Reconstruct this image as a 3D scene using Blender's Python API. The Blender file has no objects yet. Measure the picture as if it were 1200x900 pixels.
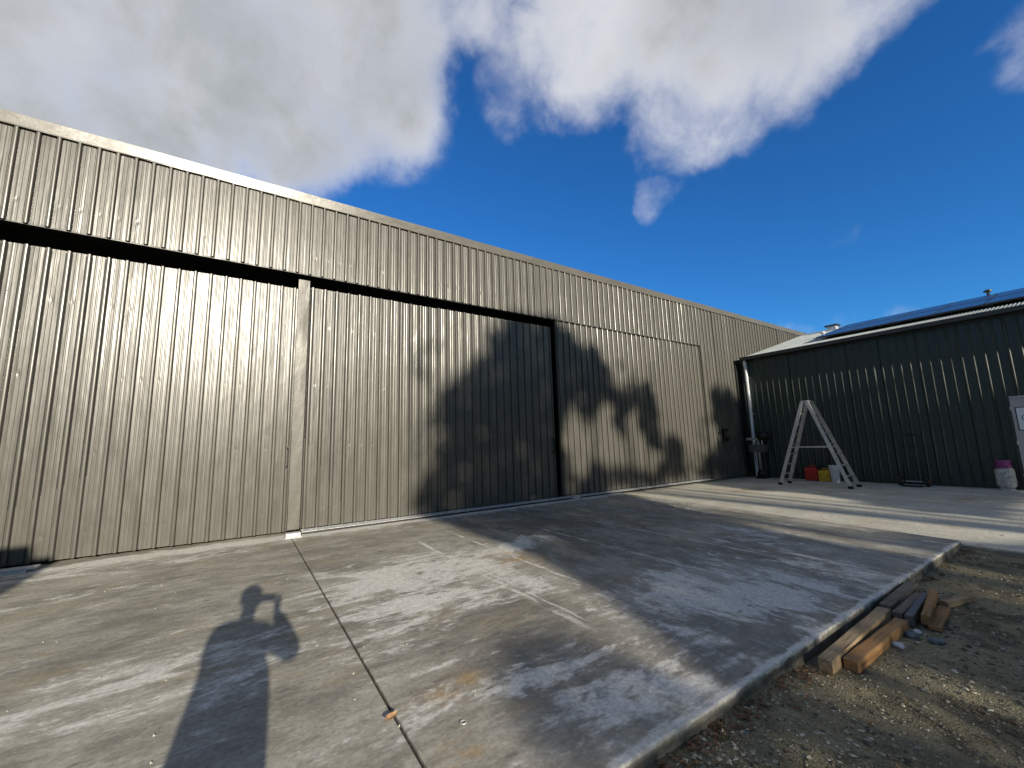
import bpy, bmesh, math, random
from mathutils import Vector, Matrix, noise as mnoise
random.seed(7)
S = bpy.context.scene
COL = S.collection
PI = math.pi

# ------------------------------------------------------------------ camera
cd = bpy.data.cameras.new('camera'); cam = bpy.data.objects.new('camera', cd); COL.objects.link(cam)
cd.sensor_width = 36; cd.lens = 14.318; cd.clip_start = 0.02; cd.clip_end = 3000
CAMR = Matrix(((0.8354, -0.0551, -0.5469), (-0.5489, -0.1372, -0.8246), (-0.0296, 0.9890, -0.1449)))
cam.matrix_world = Matrix.Translation((0, 0, 1.45)) @ CAMR.to_quaternion().to_matrix().to_4x4()
S.camera = cam

# ------------------------------------------------------------------ light
SUN_EL = math.radians(16.2)
SUN = Vector((-0.0695, -0.958, 0.279)).normalized()        # towards the sun
SX, SZ = 0.0695 / 0.958, 0.279 / 0.958
sl = bpy.data.lights.new('sun', 'SUN'); sl.energy = 5.0; sl.angle = math.radians(0.53); sl.color = (1.0, 0.91, 0.75)
so = bpy.data.objects.new('sun', sl); COL.objects.link(so)
so.rotation_euler = SUN.to_track_quat('Z', 'Y').to_euler(); so.location = SUN * 60

S.view_settings.view_transform = 'Standard'; S.view_settings.look = 'None'
S.view_settings.exposure = 0.50; S.view_settings.gamma = 1.0; S.view_settings.use_curve_mapping = False


# ------------------------------------------------------------------ node helpers
class NT:
    def __init__(s, nt): s.nt = nt
    def n(s, typ, ins=None, **at):
        nd = s.nt.nodes.new(typ)
        for k, v in at.items(): setattr(nd, k, v)
        for k, v in (ins or {}).items():
            sk = nd.inputs[k]
            if isinstance(v, bpy.types.NodeSocket): s.nt.links.new(v, sk)
            else: sk.default_value = v
        return nd
    def math(s, op, a, b=0.0, c=0.0, clamp=False):
        return s.n('ShaderNodeMath', {0: a, 1: b, 2: c}, operation=op, use_clamp=clamp).outputs[0]
    def vm(s, op, a, b=(0, 0, 0)):
        nd = s.n('ShaderNodeVectorMath', {0: a, 1: b}, operation=op)
        return nd.outputs[1] if op in ('DOT_PRODUCT', 'LENGTH', 'DISTANCE') else nd.outputs[0]
    def noise(s, vec, scale, detail=4, rough=0.55, dist=0.0, dims='3D', w=None):
        ins = {'Vector': vec, 'Scale': scale, 'Detail': detail, 'Roughness': rough, 'Distortion': dist}
        if dims == '4D': ins['W'] = w
        return s.n('ShaderNodeTexNoise', ins, noise_dimensions=dims).outputs[0]
    def mr(s, v, a, b, c=0.0, d=1.0, smooth=True):
        return s.n('ShaderNodeMapRange', {0: v, 1: a, 2: b, 3: c, 4: d}, interpolation_type='SMOOTHSTEP' if smooth else 'LINEAR', clamp=True).outputs[0]
    def mix(s, f, a, b, mode='MIX'):
        nd = s.n('ShaderNodeMix', data_type='RGBA', blend_type=mode)
        for i, v in ((0, f), (6, a), (7, b)):
            if isinstance(v, bpy.types.NodeSocket): s.nt.links.new(v, nd.inputs[i])
            else: nd.inputs[i].default_value = v if i == 0 or len(v) == 4 else (*v, 1)
        return nd.outputs[2]
    def map(s, vec, scale=(1, 1, 1), loc=(0, 0, 0), rot=(0, 0, 0)):
        return s.n('ShaderNodeMapping', {'Vector': vec, 'Scale': scale, 'Location': loc, 'Rotation': rot}).outputs[0]
    def sep(s, v): return s.n('ShaderNodeSeparateXYZ', {0: v}).outputs
    def gauss(s, x, y, cx, cy, rx, ry):
        dx = s.math('MULTIPLY', s.math('SUBTRACT', x, cx), 1 / rx); dy = s.math('MULTIPLY', s.math('SUBTRACT', y, cy), 1 / ry)
        q = s.math('ADD', s.math('MULTIPLY', dx, dx), s.math('MULTIPLY', dy, dy))
        return s.math('EXPONENT', s.math('MULTIPLY', q, -1.0))


def M(name, col=None, rough=0.6, metal=0.0, spec=0.5):
    m = bpy.data.materials.new(name); m.use_nodes = True
    b = m.node_tree.nodes['Principled BSDF']
    if col: b.inputs['Base Color'].default_value = (*col, 1)
    b.inputs['Roughness'].default_value = rough; b.inputs['Metallic'].default_value = metal
    b.inputs['Specular IOR Level'].default_value = spec
    return m, NT(m.node_tree), b


def simple(name, col, rough=0.6, metal=0.0, var=0.25, scale=6.0, bump=0.0, stretch=(1, 1, 1)):
    """plain surface with mottled wear: noise in colour, gloss and a little relief"""
    m, t, b = M(name, col, rough, metal)
    co = t.n('ShaderNodeTexCoord').outputs['Object']
    v = t.map(co, stretch)
    f = t.noise(v, scale, 6, 0.6)
    lo = tuple(c * (1 - var) for c in col); hi = tuple(min(1, c * (1 + var)) for c in col)
    c = t.mix(t.mr(f, 0.3, 0.7), lo, hi)
    t.nt.links.new(c, b.inputs['Base Color'])
    r = t.mr(t.noise(v, scale * 2.3, 4), 0.3, 0.7, rough * 0.85, min(1, rough * 1.15))
    t.nt.links.new(r, b.inputs['Roughness'])
    if bump:
        bp = t.n('ShaderNodeBump', {'Strength': 1.0, 'Distance': bump, 'Height': t.noise(v, scale * 5, 5)})
        t.nt.links.new(bp.outputs[0], b.inputs['Normal'])
    return m


# ------------------------------------------------------------------ sky
W = bpy.data.worlds.new('World'); S.world = W; W.use_nodes = True
wt = NT(W.node_tree); W.node_tree.nodes.clear()
sky = wt.n('ShaderNodeTexSky', sky_type='NISHITA', sun_disc=False, sun_elevation=SUN_EL,
           sun_rotation=math.radians(184.1), altitude=50, air_density=1.0, dust_density=0.0, ozone_density=2.6)
hs = wt.n('ShaderNodeHueSaturation', {'Hue': 0.5, 'Saturation': 1.12, 'Value': 1.0, 'Color': sky.outputs[0]}).outputs[0]
dirv = wt.n('ShaderNodeTexCoord').outputs['Generated']
dn = wt.vm('NORMALIZE', dirv)
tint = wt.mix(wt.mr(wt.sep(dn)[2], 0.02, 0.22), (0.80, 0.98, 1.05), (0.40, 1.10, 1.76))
tint = wt.mix(wt.mr(wt.vm('DOT_PRODUCT', dn, tuple(SUN)), 0.10, 0.55), tint, (0.72, 0.80, 0.80))      # tint turned neutral towards the sun, set to cut blue skylight in shade
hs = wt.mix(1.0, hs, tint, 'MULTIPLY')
warp = wt.n('ShaderNodeTexNoise', {'Vector': dn, 'Scale': 5.0, 'Detail': 4.0, 'Roughness': 0.6})
wv = wt.vm('SUBTRACT', warp.outputs['Color'], (0.5, 0.5, 0.5))
wd = wt.vm('NORMALIZE', wt.vm('ADD', dn, wt.vm('MULTIPLY', wv, (0.11, 0.11, 0.11))))
# clouds: sky directions with an angular radius and a thickness
CLOUDS = [(-.253, .753, .608, .24, 1), (-.095, .749, .656, .25, 1), (.11, .678, .727, .26, 1), (.028, .768, .64, .20, 1), (.17, .716, .675, .145, .9), (.12, .77, .62, .06, .4),
          (-.179, .798, .576, .20, 1), (-.32, .79, .522, .18, 1), (-.08, .82, .56, .12, .8), (.28, .53, .79, .15, .62), (.364, .509, .78, .15, .48), (.492, .427, .759, .19, .85), (.621, .314, .718, .20, 1),
          (.701, .206, .683, .17, .85), (.751, .128, .648, .11, .6), (.648, .371, .665, .14, .72), (.393, .606, .692, .10, .50), (.45, .54, .71, .12, .42),
          (.682, .399, .613, .12, .62), (.72, .335, .61, .09, .5), (.686, .455, .568, .06, .40), (.708, .482, .516, .055, .50),
          (.851, -.005, .526, .05, .36), (.873, .010, .487, .04, .26), (.898, .246, .366, .03, .17), (.938, .27, .200, .05, .34), (.912, .345, .205, .04, .3), (.95, .2, .19, .05, .32),
          (.1, .30, .95, .26, .9), (-.7, .45, .55, .30, .9), (-.5, -.2, .8, .26, .8), (.75, -.5, .45, .24, .8), (.15, -.35, .92, .28, .8), (-.9, .0, .45, .24, .8)]  # clouds out of view, added to make the blue skylight more neutral
acc = None
for (x, y, z, r, w) in CLOUDS:
    v = Vector((x, y, z)).normalized()
    dt = wt.vm('DOT_PRODUCT', wd, tuple(v))
    b = wt.mr(dt, math.cos(r * 1.15), math.cos(r * 0.2), 0.0, w)
    acc = b if acc is None else wt.math('SMOOTH_MAX', acc, b, 0.06)
gap = wt.mr(wt.vm('DOT_PRODUCT', wd, tuple(Vector((.345, .625, .69)).normalized())), math.cos(.11), math.cos(.02), 0.0, 0.26)
acc = wt.math('SUBTRACT', acc, gap)
fb = wt.noise(dn, 7.5, 10, 0.62, 0.25)
fine = wt.noise(dn, 26.0, 6, 0.6, 0.2)
dens = wt.math('ADD', acc, wt.math('MULTIPLY', wt.math('SUBTRACT', fb, 0.5), 1.05))
dens = wt.math('ADD', dens, wt.math('MULTIPLY', wt.math('SUBTRACT', fine, 0.5), 0.16))
inside = wt.mr(acc, 0.02, 0.30)
cov = wt.math('MULTIPLY', wt.mr(dens, 0.14, 1.12), inside)
shade = wt.mr(wt.math('ADD', dens, wt.math('MULTIPLY', wt.noise(dn, 3.1, 3, 0.5), 0.9)), 0.9, 1.75)
ccol = wt.mix(shade, (9.6, 9.6, 9.7), (4.5, 4.75, 5.0))
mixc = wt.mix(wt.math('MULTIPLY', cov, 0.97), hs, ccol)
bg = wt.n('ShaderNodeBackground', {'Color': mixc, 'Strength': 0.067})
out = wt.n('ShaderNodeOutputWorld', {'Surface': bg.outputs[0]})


# ------------------------------------------------------------------ mesh helpers
def link(name, me, mat=None, parent=None, loc=(0, 0, 0), rot=(0, 0, 0)):
    o = bpy.data.objects.new(name, me); COL.objects.link(o)
    if mat is not None and me is not None and not me.materials: me.materials.append(mat)
    o.location = loc; o.rotation_euler = rot
    if parent is not None: o.parent = parent
    return o

def tag(o, label=None, cat=None, group=None, kind=None):
    if label: o['label'] = label
    if cat: o['category'] = cat
    if group: o['group'] = group
    if kind: o['kind'] = kind
    return o

def empty(name, loc=(0, 0, 0), rot=(0, 0, 0)):
    o = bpy.data.objects.new(name, None); COL.objects.link(o); o.location = loc; o.rotation_euler = rot
    o.empty_display_size = 0.2
    return o

class MB:
    """collects simple solids into one mesh"""
    def __init__(s): s.v = []; s.f = []
    def add(s, vs, fs):
        k = len(s.v); s.v += [tuple(p) for p in vs]; s.f += [tuple(i + k for i in f) for f in fs]; return s
    def box(s, x0, x1, y0, y1, z0, z1, mtx=None):
        vs = [Vector(p) for p in ((x0, y0, z0), (x1, y0, z0), (x1, y1, z0), (x0, y1, z0), (x0, y0, z1), (x1, y0, z1), (x1, y1, z1), (x0, y1, z1))]
        if mtx is not None: vs = [mtx @ p for p in vs]
        return s.add(vs, [(0, 3, 2, 1), (4, 5, 6, 7), (0, 1, 5, 4), (1, 2, 6, 5), (2, 3, 7, 6), (3, 0, 4, 7)])
    def beam(s, a, b, w, d, up=(0, 0, 1)):
        """rectangular bar from a to b"""
        a, b = Vector(a), Vector(b); t = (b - a).normalized(); u = Vector(up)
        if abs(t.dot(u)) > 0.99: u = Vector((0, 1, 0))
        r = t.cross(u).normalized(); u = r.cross(t)
        vs = [p + r * (w / 2 * i) + u * (d / 2 * j) for p in (a, b) for i, j in ((-1, -1), (1, -1), (1, 1), (-1, 1))]
        return s.add(vs, [(0, 1, 2, 3), (7, 6, 5, 4), (0, 4, 5, 1), (1, 5, 6, 2), (2, 6, 7, 3), (3, 7, 4, 0)])
    def tube(s, pts, rads, n=10, cap=True):
        pts = [Vector(p) for p in pts]
        if not isinstance(rads, (list, tuple)): rads = [rads] * len(pts)
        rings = []; ref = None
        for i, p in enumerate(pts):
            t = (pts[min(i + 1, len(pts) - 1)] - pts[max(i - 1, 0)]).normalized()
            if ref is None: ref = t.orthogonal().normalized()
            ref = (ref - t * ref.dot(t)).normalized(); q = t.cross(ref)
            rings.append([p + (ref * math.cos(2 * PI * k / n) + q * math.sin(2 * PI * k / n)) * rads[i] for k in range(n)])
        vs = [p for r in rings for p in r]; fs = []
        for i in range(len(pts) - 1):
            for k in range(n):
                k2 = (k + 1) % n; fs.append((i * n + k, i * n + k2, (i + 1) * n + k2, (i + 1) * n + k))
        if cap: fs.append(tuple(range(n))[::-1]); fs.append(tuple((len(pts) - 1) * n + k for k in range(n)))
        return s.add(vs, fs)
    def lathe(s, prof, n=24, c=(0, 0, 0)):
        """profile of (r, z) turned about z"""
        vs = [(c[0] + r * math.cos(2 * PI * k / n), c[1] + r * math.sin(2 * PI * k / n), c[2] + z) for r, z in prof for k in range(n)]
        fs = [(i * n + k, i * n + (k + 1) % n, (i + 1) * n + (k + 1) % n, (i + 1) * n + k) for i in range(len(prof) - 1) for k in range(n)]
        if prof[0][0] > 1e-4: fs.append(tuple(range(n))[::-1])
        if prof[-1][0] > 1e-4: fs.append(tuple((len(prof) - 1) * n + k for k in range(n)))
        return s.add(vs, fs)
    def prism(s, poly, z0, z1):
        n = len(poly); vs = [(x, y, z0) for x, y in poly] + [(x, y, z1) for x, y in poly]
        return s.add(vs, [tuple(range(n))[::-1], tuple(range(n, 2 * n))] + [(i, (i + 1) % n, n + (i + 1) % n, n + i) for i in range(n)])
    def mesh(s, name, smooth=False):
        me = bpy.data.meshes.new(name); me.from_pydata(s.v, [], s.f); me.update()
        bm = bmesh.new(); bm.from_mesh(me); bmesh.ops.recalc_face_normals(bm, faces=bm.faces); bm.to_mesh(me); bm.free()
        if smooth: me.polygons.foreach_set('use_smooth', [True] * len(me.polygons))
        return me
    def build(s, name, mat, parent=None, loc=(0, 0, 0), rot=(0, 0, 0), smooth=False, bevel=0.0, seg=2):
        o = link(name, s.mesh(name, smooth), mat, parent, loc, rot)
        if bevel:
            md = o.modifiers.new('bevel', 'BEVEL'); md.width = bevel; md.segments = seg; md.limit_method = 'ANGLE'; md.angle_limit = 0.6
        return o


# ------------------------------------------------------------------ materials
def cladding(name, col, pitch, rough=0.32, wear=0.10, oil=1.0):
    m, t, b = M(name, col, rough, 0.0, 0.5)
    tc = t.n('ShaderNodeTexCoord').outputs['Object']
    rnd = t.n('ShaderNodeObjectInfo').outputs['Random']
    off = t.n('ShaderNodeCombineXYZ', {0: 0.0, 1: 0.0, 2: t.math('MULTIPLY', rnd, 37.0)}).outputs[0]
    p = t.vm('ADD', tc, off)
    x, y, z = t.sep(tc)
    # sheet tone, faint vertical rain streaks, dust
    tone = t.mr(t.noise(t.map(p, (20, 20, 0.35)), 1.0, 4, 0.55), 0.25, 0.75, 1 - wear, 1 + wear)
    tone = t.math('MULTIPLY', tone, t.math('ADD', 0.97, t.math('MULTIPLY', rnd, 0.06)))
    c = t.mix(1.0, (*col, 1), t.n('ShaderNodeCombineColor', {0: tone, 1: tone, 2: tone}).outputs[0], 'MULTIPLY')
    dust = t.mr(t.noise(p, 2.2, 6, 0.65), 0.52, 0.8, 0.0, 0.10)
    c = t.mix(dust, c, (0.24, 0.22, 0.18))
    t.nt.links.new(c, b.inputs['Base Color'])
    t.nt.links.new(t.mr(t.noise(t.map(p, (3, 3, 0.8)), 2.0, 4), 0.3, 0.7, rough - 0.05, rough + 0.06), b.inputs['Roughness'])
    # oil-canning: slow waves along the sheet, and dimples where the screws pull in
    oc = t.math('MULTIPLY', t.math('SUBTRACT', t.noise(t.map(p, (4.5, 4.5, 1.1)), 1.0, 2, 0.5, 0.3), 0.5), 0.0060 * oil)
    oc2 = t.math('MULTIPLY', t.math('SUBTRACT', t.noise(t.map(p, (11, 11, 3.5)), 1.0, 3, 0.5), 0.5), 0.0015 * oil)
    cellx = t.math('FLOOR', t.math('DIVIDE', x, pitch))
    cellz = t.math('FLOOR', t.math('DIVIDE', z, 1.12))
    wn = t.n('ShaderNodeTexWhiteNoise', {0: t.n('ShaderNodeCombineXYZ', {0: cellx, 1: t.math('MULTIPLY', rnd, 91.0), 2: cellz}).outputs[0]}, noise_dimensions='3D').outputs[0]
    dx = t.math('SUBTRACT', t.math('MODULO', t.math('ADD', x, pitch * 40), pitch), 0.132)
    dz = t.math('SUBTRACT', t.math('MODULO', z, 1.12), 0.34)
    q = t.math('ADD', t.math('POWER', t.math('MULTIPLY', t.math('ABSOLUTE', dx), 1 / 0.016), 2), t.math('POWER', t.math('MULTIPLY', t.math('ABSOLUTE', dz), 1 / 0.035), 2))
    dim = t.math('MULTIPLY', t.math('EXPONENT', t.math('MULTIPLY', q, -1.0)), t.mr(wn, 0.35, 1.0, 0.0, -0.0024 * oil))
    band = t.math('MULTIPLY', t.math('SUBTRACT', t.noise(t.map(p, (10, 10, 0.14)), 1.0, 1, 0.4), 0.5), 0.0055 * oil)
    h = t.math('ADD', t.math('ADD', t.math('ADD', oc, band), oc2), dim)
    bp = t.n('ShaderNodeBump', {'Strength': 1.0, 'Distance': 1.0, 'Height': h})
    t.nt.links.new(bp.outputs[0], b.inputs['Normal'])
    b.inputs['Coat Weight'].default_value = 0.04; b.inputs['Coat Roughness'].default_value = 0.28
    return m

def concrete(name, dark, mid, pale, stains=True, pale_amt=0.0):
    m, t, b = M(name, mid, 0.8, 0, 0.35)
    P = t.n('ShaderNodeNewGeometry').outputs['Position']
    x, y, z = t.sep(P)
    big = t.noise(P, 0.55, 5, 0.6, 0.6)
    side = t.mr(x, 2.0, 3.8)
    def two(loc, sc, st, det, ro, di):      # float marks run along the doors at first, then out from them
        a = t.noise(t.map(P, (1 / st, st, 1), loc, (0, 0, 0.10)), sc, det, ro, di); b_ = t.noise(t.map(P, (st, 1 / st, 1), loc, (0, 0, -0.16)), sc, det, ro, di)
        return t.math('ADD', t.math('MULTIPLY', a, t.math('SUBTRACT', 1.0, side)), t.math('MULTIPLY', b_, side))
    med = two((0, 0, 0), 2.0, 1.45, 9, 0.68, 0.6)
    sml = two((5, 2, 0), 7.5, 1.5, 8, 0.70, 0.4)
    fine = t.noise(P, 34.0, 6, 0.65)
    mot = t.math('ADD', t.math('ADD', t.math('MULTIPLY', big, 0.34), t.math('MULTIPLY', med, 0.38)), t.math('MULTIPLY', sml, 0.28))
    c = t.mix(t.mr(mot, 0.40, 0.60), dark, mid)
    # brown and grey-green blotches
    br = t.mr(t.noise(t.map(P, (1, 1.6, 1), (7, 3, 0)), 1.3, 9, 0.70, 0.5), 0.52, 0.64, 0, 0.5)
    c = t.mix(br, c, tuple(d * k for d, k in zip(mid, (0.80, 0.70, 0.54))))
    gr = t.mr(t.noise(t.map(P, (1, 1.6, 1), (17, 9, 0)), 1.6, 8, 0.68, 0.4), 0.52, 0.64, 0, 0.55)
    c = t.mix(gr, c, tuple(d * k for d, k in zip(dark, (1.05, 1.10, 1.12))))
    if stains:
        # darker mottled patches, the largest in the middle of the yard
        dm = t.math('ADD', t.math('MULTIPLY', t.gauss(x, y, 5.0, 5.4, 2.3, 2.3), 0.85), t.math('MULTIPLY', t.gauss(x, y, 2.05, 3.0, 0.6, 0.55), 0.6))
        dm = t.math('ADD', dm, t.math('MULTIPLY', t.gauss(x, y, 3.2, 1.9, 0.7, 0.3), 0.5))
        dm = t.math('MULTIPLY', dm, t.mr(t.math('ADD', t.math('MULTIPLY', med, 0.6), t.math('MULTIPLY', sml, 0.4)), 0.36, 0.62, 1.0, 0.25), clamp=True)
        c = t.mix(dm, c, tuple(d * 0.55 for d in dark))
    # pale lime bloom, drawn out by the trowel along the slab
    wn = two((2.7, 11.3, 0), 2.1, 1.55, 9, 0.66, 0.6)
    wn2 = two((1, 5, 0), 7.5, 1.6, 8, 0.70, 0.4)
    wsum = t.math('ADD', t.math('MULTIPLY', wn, 0.60), t.math('MULTIPLY', wn2, 0.40))
    if stains:
        bias = None
        for (cx, cy, rx, ry, a) in ((1.5, 4.7, .9, .8, .12), (2.3, 5.0, .8, .6, .09), (1.5, 3.6, .9, .7, .09), (1.6, 2.1, .7, .5, .07), (3.55, 2.65, .65, .55, .11), (3.9, 2.0, .8, .45, .11), (5.0, 2.1, 1.0, .7, .08), (2.4, 1.75, .8, .3, .08),
                                    (-1.6, 6.3, 1.2, .35, .09), (-.5, 3.7, .8, .5, .08), (-1.0, 7.5, 2.5, .35, .08), (5.0, 8.1, 6, 0.22, .22), (-0.6, 8.1, 2.6, 0.16, .20), (3.35, 5.1, .35, .25, .16), (3.9, 5.35, .55, .25, .14),
                                    (2.6, 4.0, .25, 1.2, .09), (2.05, 3.0, .45, .4, -.12), (5.2, 5.6, 1.6, 1.4, -.08), (1.0, 6.6, 1.6, .7, -.07), (-.8, 5.6, 1.3, .8, -.05), (1.2, 7.0, 2.0, .5, -.06), (6.2, 3.2, .9, .8, .06)):
            g = t.math('MULTIPLY', t.gauss(x, y, cx, cy, rx, ry), a)
            bias = g if bias is None else t.math('ADD', bias, g)
        wsum = t.math('ADD', wsum, bias)
        wsum = t.math('ADD', wsum, t.math('MULTIPLY', t.mr(y, 1.475, 1.545, 0.16, 0.0), t.mr(z, -0.03, -0.004)))
    wm = t.mr(wsum, 0.555 - pale_amt, 0.635 - pale_amt, 0, 0.92)
    wm = t.math('MULTIPLY', wm, t.mr(t.noise(P, 13, 6, 0.7), 0.30, 0.58, 0.45, 1.0))
    c = t.mix(wm, c, pale)
    veil = t.mr(t.math('ADD', wsum, t.math('MULTIPLY', t.math('SUBTRACT', big, 0.5), 0.2)), 0.50 - pale_amt, 0.66 - pale_amt, 0, 0.30)
    c = t.mix(veil, c, pale)
    if stains:
        # straight pale screed lines running out from the doors
        for (lx, w, y0, y1) in ((2.36, .030, 2.4, 6.7), (3.03, .022, 3.2, 7.0), (2.44, .014, 2.5, 5.2), (4.35, .02, 2.2, 6.2), (5.5, .02, 2.5, 6.0)):
            wob = t.math('MULTIPLY', t.math('SUBTRACT', t.noise(P, 3.0, 3), 0.5), 0.06)
            d = t.math('ABSOLUTE', t.math('ADD', t.math('SUBTRACT', x, lx), wob))
            ln = t.math('MULTIPLY', t.mr(d, w * 0.3, w * 1.6, 1, 0), t.math('MULTIPLY', t.mr(y, y0, y0 + 0.5), t.mr(y, y1 - 0.5, y1, 1, 0)))
            ln = t.math('MULTIPLY', ln, t.mr(t.noise(t.map(P, (4, 1.2, 1)), 2.6, 5, 0.6), 0.38, 0.58, 0, 0.8))
            c = t.mix(ln, c, tuple(min(1, k * 1.02) for k in pale))
    rust = None
    spots = ((1.22, 2.52, .16, .12), (1.05, 2.42, .2, .10), (.95, 1.95, .12, .14), (4.0, 5.5, .3, .25), (3.0, 4.6, .5, .4)) if stains else ((13.2, 4.6, 1.0, .45), (13.5, 2.2, .9, .22), (12.2, 6.3, 1.3, .3))
    for (cx, cy, rx, ry) in spots:
        g = t.gauss(x, y, cx, cy, rx, ry); rust = g if rust is None else t.math('MAXIMUM', rust, g)
    rust = t.math('MULTIPLY', rust, t.mr(t.noise(P, 5 if stains else 2.5, 6, 0.65), 0.42, 0.66, 0, 0.75))
    c = t.mix(rust, c, (0.40, 0.24, 0.075))
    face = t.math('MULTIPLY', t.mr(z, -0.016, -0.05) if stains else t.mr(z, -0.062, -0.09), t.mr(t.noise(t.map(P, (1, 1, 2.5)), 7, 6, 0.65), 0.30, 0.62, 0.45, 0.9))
    c = t.mix(face, c, tuple(d * 0.42 for d in dark))      # slab sides darken below the top edge
    # dark scuffs and boot marks
    vo = t.n('ShaderNodeTexVoronoi', {'Vector': t.map(P, (1.0, 2.3, 1), (0, 0, 0), (0, 0, 0.8)), 'Scale': 3.4, 'Randomness': 1.0}, feature='F1')
    sc = t.math('MULTIPLY', t.mr(vo.outputs['Distance'], 0.08, 0.24, 1, 0), t.mr(t.noise(P, 1.3, 3), 0.45, 0.62))
    sc = t.math('MULTIPLY', sc, t.mr(t.noise(P, 9, 5, 0.7), 0.38, 0.58, 0, 0.75))
    c = t.mix(sc, c, (0.075, 0.070, 0.062))
    # pores and grit
    c = t.mix(t.mr(fine, 0.30, 0.72, 0.34, 0), c, (0.04, 0.037, 0.032))
    c = t.mix(t.mr(t.noise(P, 90, 3, 0.7), 0.62, 0.8, 0, 0.35), c, pale)
    t.nt.links.new(c, b.inputs['Base Color'])
    t.nt.links.new(t.mr(med, 0.3, 0.7, 0.62, 0.9), b.inputs['Roughness'])
    h = t.math('ADD', t.math('MULTIPLY', fine, 0.0016), t.math('ADD', t.math('MULTIPLY', t.noise(P, 120, 3, 0.6), 0.0006), t.math('MULTIPLY', t.noise(t.map(P, (1, 3, 1)), 5, 4, 0.5), 0.004)))
    bp = t.n('ShaderNodeBump', {'Strength': 0.8, 'Distance': 1.0, 'Height': h})
    t.nt.links.new(bp.outputs[0], b.inputs['Normal'])
    return m

def gravel_mat():
    m, t, b = M('gravel', (0.08, 0.07, 0.05), 0.95, 0, 0.25)
    P = t.n('ShaderNodeNewGeometry').outputs['Position']
    v1 = t.n('ShaderNodeTexVoronoi', {'Vector': P, 'Scale': 105.0}, feature='F1')
    v2 = t.n('ShaderNodeTexVoronoi', {'Vector': P, 'Scale': 28.0}, feature='F1')
    n1 = t.noise(P, 0.9, 5, 0.6, 0.4); n2 = t.noise(P, 9, 6, 0.65)
    c = t.mix(t.mr(n1, 0.35, 0.65), (0.12, 0.098, 0.056), (0.26, 0.22, 0.125))
    c = t.mix(t.mr(n2, 0.35, 0.75, 0.0, 0.5), c, (0.34, 0.29, 0.175))
    c = t.mix(t.mr(t.noise(P, 1.7, 6, 0.65, 0.5), 0.52, 0.64, 0, 0.75), c, (0.045, 0.036, 0.02))
    stone = t.mix(t.sep(v1.outputs['Color'])[0], (0.06, 0.055, 0.045), (0.36, 0.33, 0.25))
    c = t.mix(t.mr(v1.outputs['Distance'], 0.25, 0.55, 0.55, 0.0), c, stone)
    c = t.mix(t.math('MULTIPLY', t.mr(v2.outputs['Distance'], 0.10, 0.3, 0.6, 0), t.mr(t.sep(v2.outputs['Color'])[1], 0.6, 0.9)), c, (0.38, 0.35, 0.27))
    t.nt.links.new(c, b.inputs['Base Color'])
    h = t.math('ADD', t.math('MULTIPLY', v1.outputs['Distance'], -0.005), t.math('ADD', t.math('MULTIPLY', v2.outputs['Distance'], -0.003), t.math('MULTIPLY', t.noise(P, 60, 4, 0.7), 0.004)))
    t.nt.links.new(t.n('ShaderNodeBump', {'Strength': 1.0, 'Distance': 1.0, 'Height': h}).outputs[0], b.inputs['Normal'])
    return m

def wood(name, c1, c2, c3):
    m, t, b = M(name, c1, 0.8, 0, 0.3)
    co = t.n('ShaderNodeTexCoord').outputs['Object']; rnd = t.n('ShaderNodeObjectInfo').outputs['Random']
    p = t.vm('ADD', co, t.n('ShaderNodeCombineXYZ', {0: t.math('MULTIPLY', rnd, 19.0), 1: rnd, 2: rnd}).outputs[0])
    g = t.noise(t.map(p, (2.0, 34, 34)), 1.0, 7, 0.65, 0.4)
    k = t.noise(p, 5.0, 5, 0.6, 0.5)
    c = t.mix(t.mr(g, 0.32, 0.68), c1, c2)
    c = t.mix(t.mr(k, 0.45, 0.7, 0, 0.75), c, c3)
    crack = t.mr(t.noise(t.map(p, (1.2, 55, 55), (4, 1, 2)), 1.0, 4, 0.5), 0.62, 0.72, 0, 0.8)
    c = t.mix(crack, c, tuple(v * 0.22 for v in c1))
    t.nt.links.new(c, b.inputs['Base Color'])
    t.nt.links.new(t.n('ShaderNodeBump', {'Strength': 1.0, 'Distance': 0.004, 'Height': t.math('SUBTRACT', g, crack)}).outputs[0], b.inputs['Normal'])
    return m

def leaf_mat(name, c1, c2):
    m, t, b = M(name, c1, 0.55, 0, 0.4)
    P = t.n('ShaderNodeNewGeometry').outputs['Position']
    t.nt.links.new(t.mix(t.mr(t.noise(P, 1.7, 4), 0.3, 0.7), c1, c2), b.inputs['Base Color'])
    return m

PITCH, SP = 0.216, 0.207
mat_clad = cladding('grey_steel_cladding', (0.084, 0.080, 0.069), PITCH)
mat_door = cladding('grey_steel_door_cladding', (0.084, 0.080, 0.069), PITCH, 0.31)
mat_shed = cladding('dark_green_steel_cladding', (0.021, 0.034, 0.028), SP, 0.38, 0.18, 0.6)
mat_cap = simple('grey_folded_capping', (0.105, 0.098, 0.084), 0.32, 0.0, 0.10, 3.0, 0.003, (0.4, 1, 1))
mat_flash = simple('grey_folded_flashing', (0.085, 0.080, 0.067), 0.44, 0.0, 0.08, 2.0, 0.004, (1, 1, 0.5))
mat_galv = simple('galvanised_steel', (0.56, 0.57, 0.57), 0.42, 0.35, 0.25, 14, 0.001)
mat_roof = simple('zinc_roofing', (0.34, 0.37, 0.36), 0.55, 0.1, 0.18, 2.2, 0.001)
mat_darkmetal = simple('dark_trim_steel', (0.020, 0.023, 0.022), 0.4, 0.0, 0.25, 4)
mat_black = simple('black_painted_steel', (0.008, 0.008, 0.008), 0.45, 0.0, 0.3, 8)
mat_void = simple('dark_interior_steel', (0.03, 0.03, 0.03), 0.8)
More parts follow.
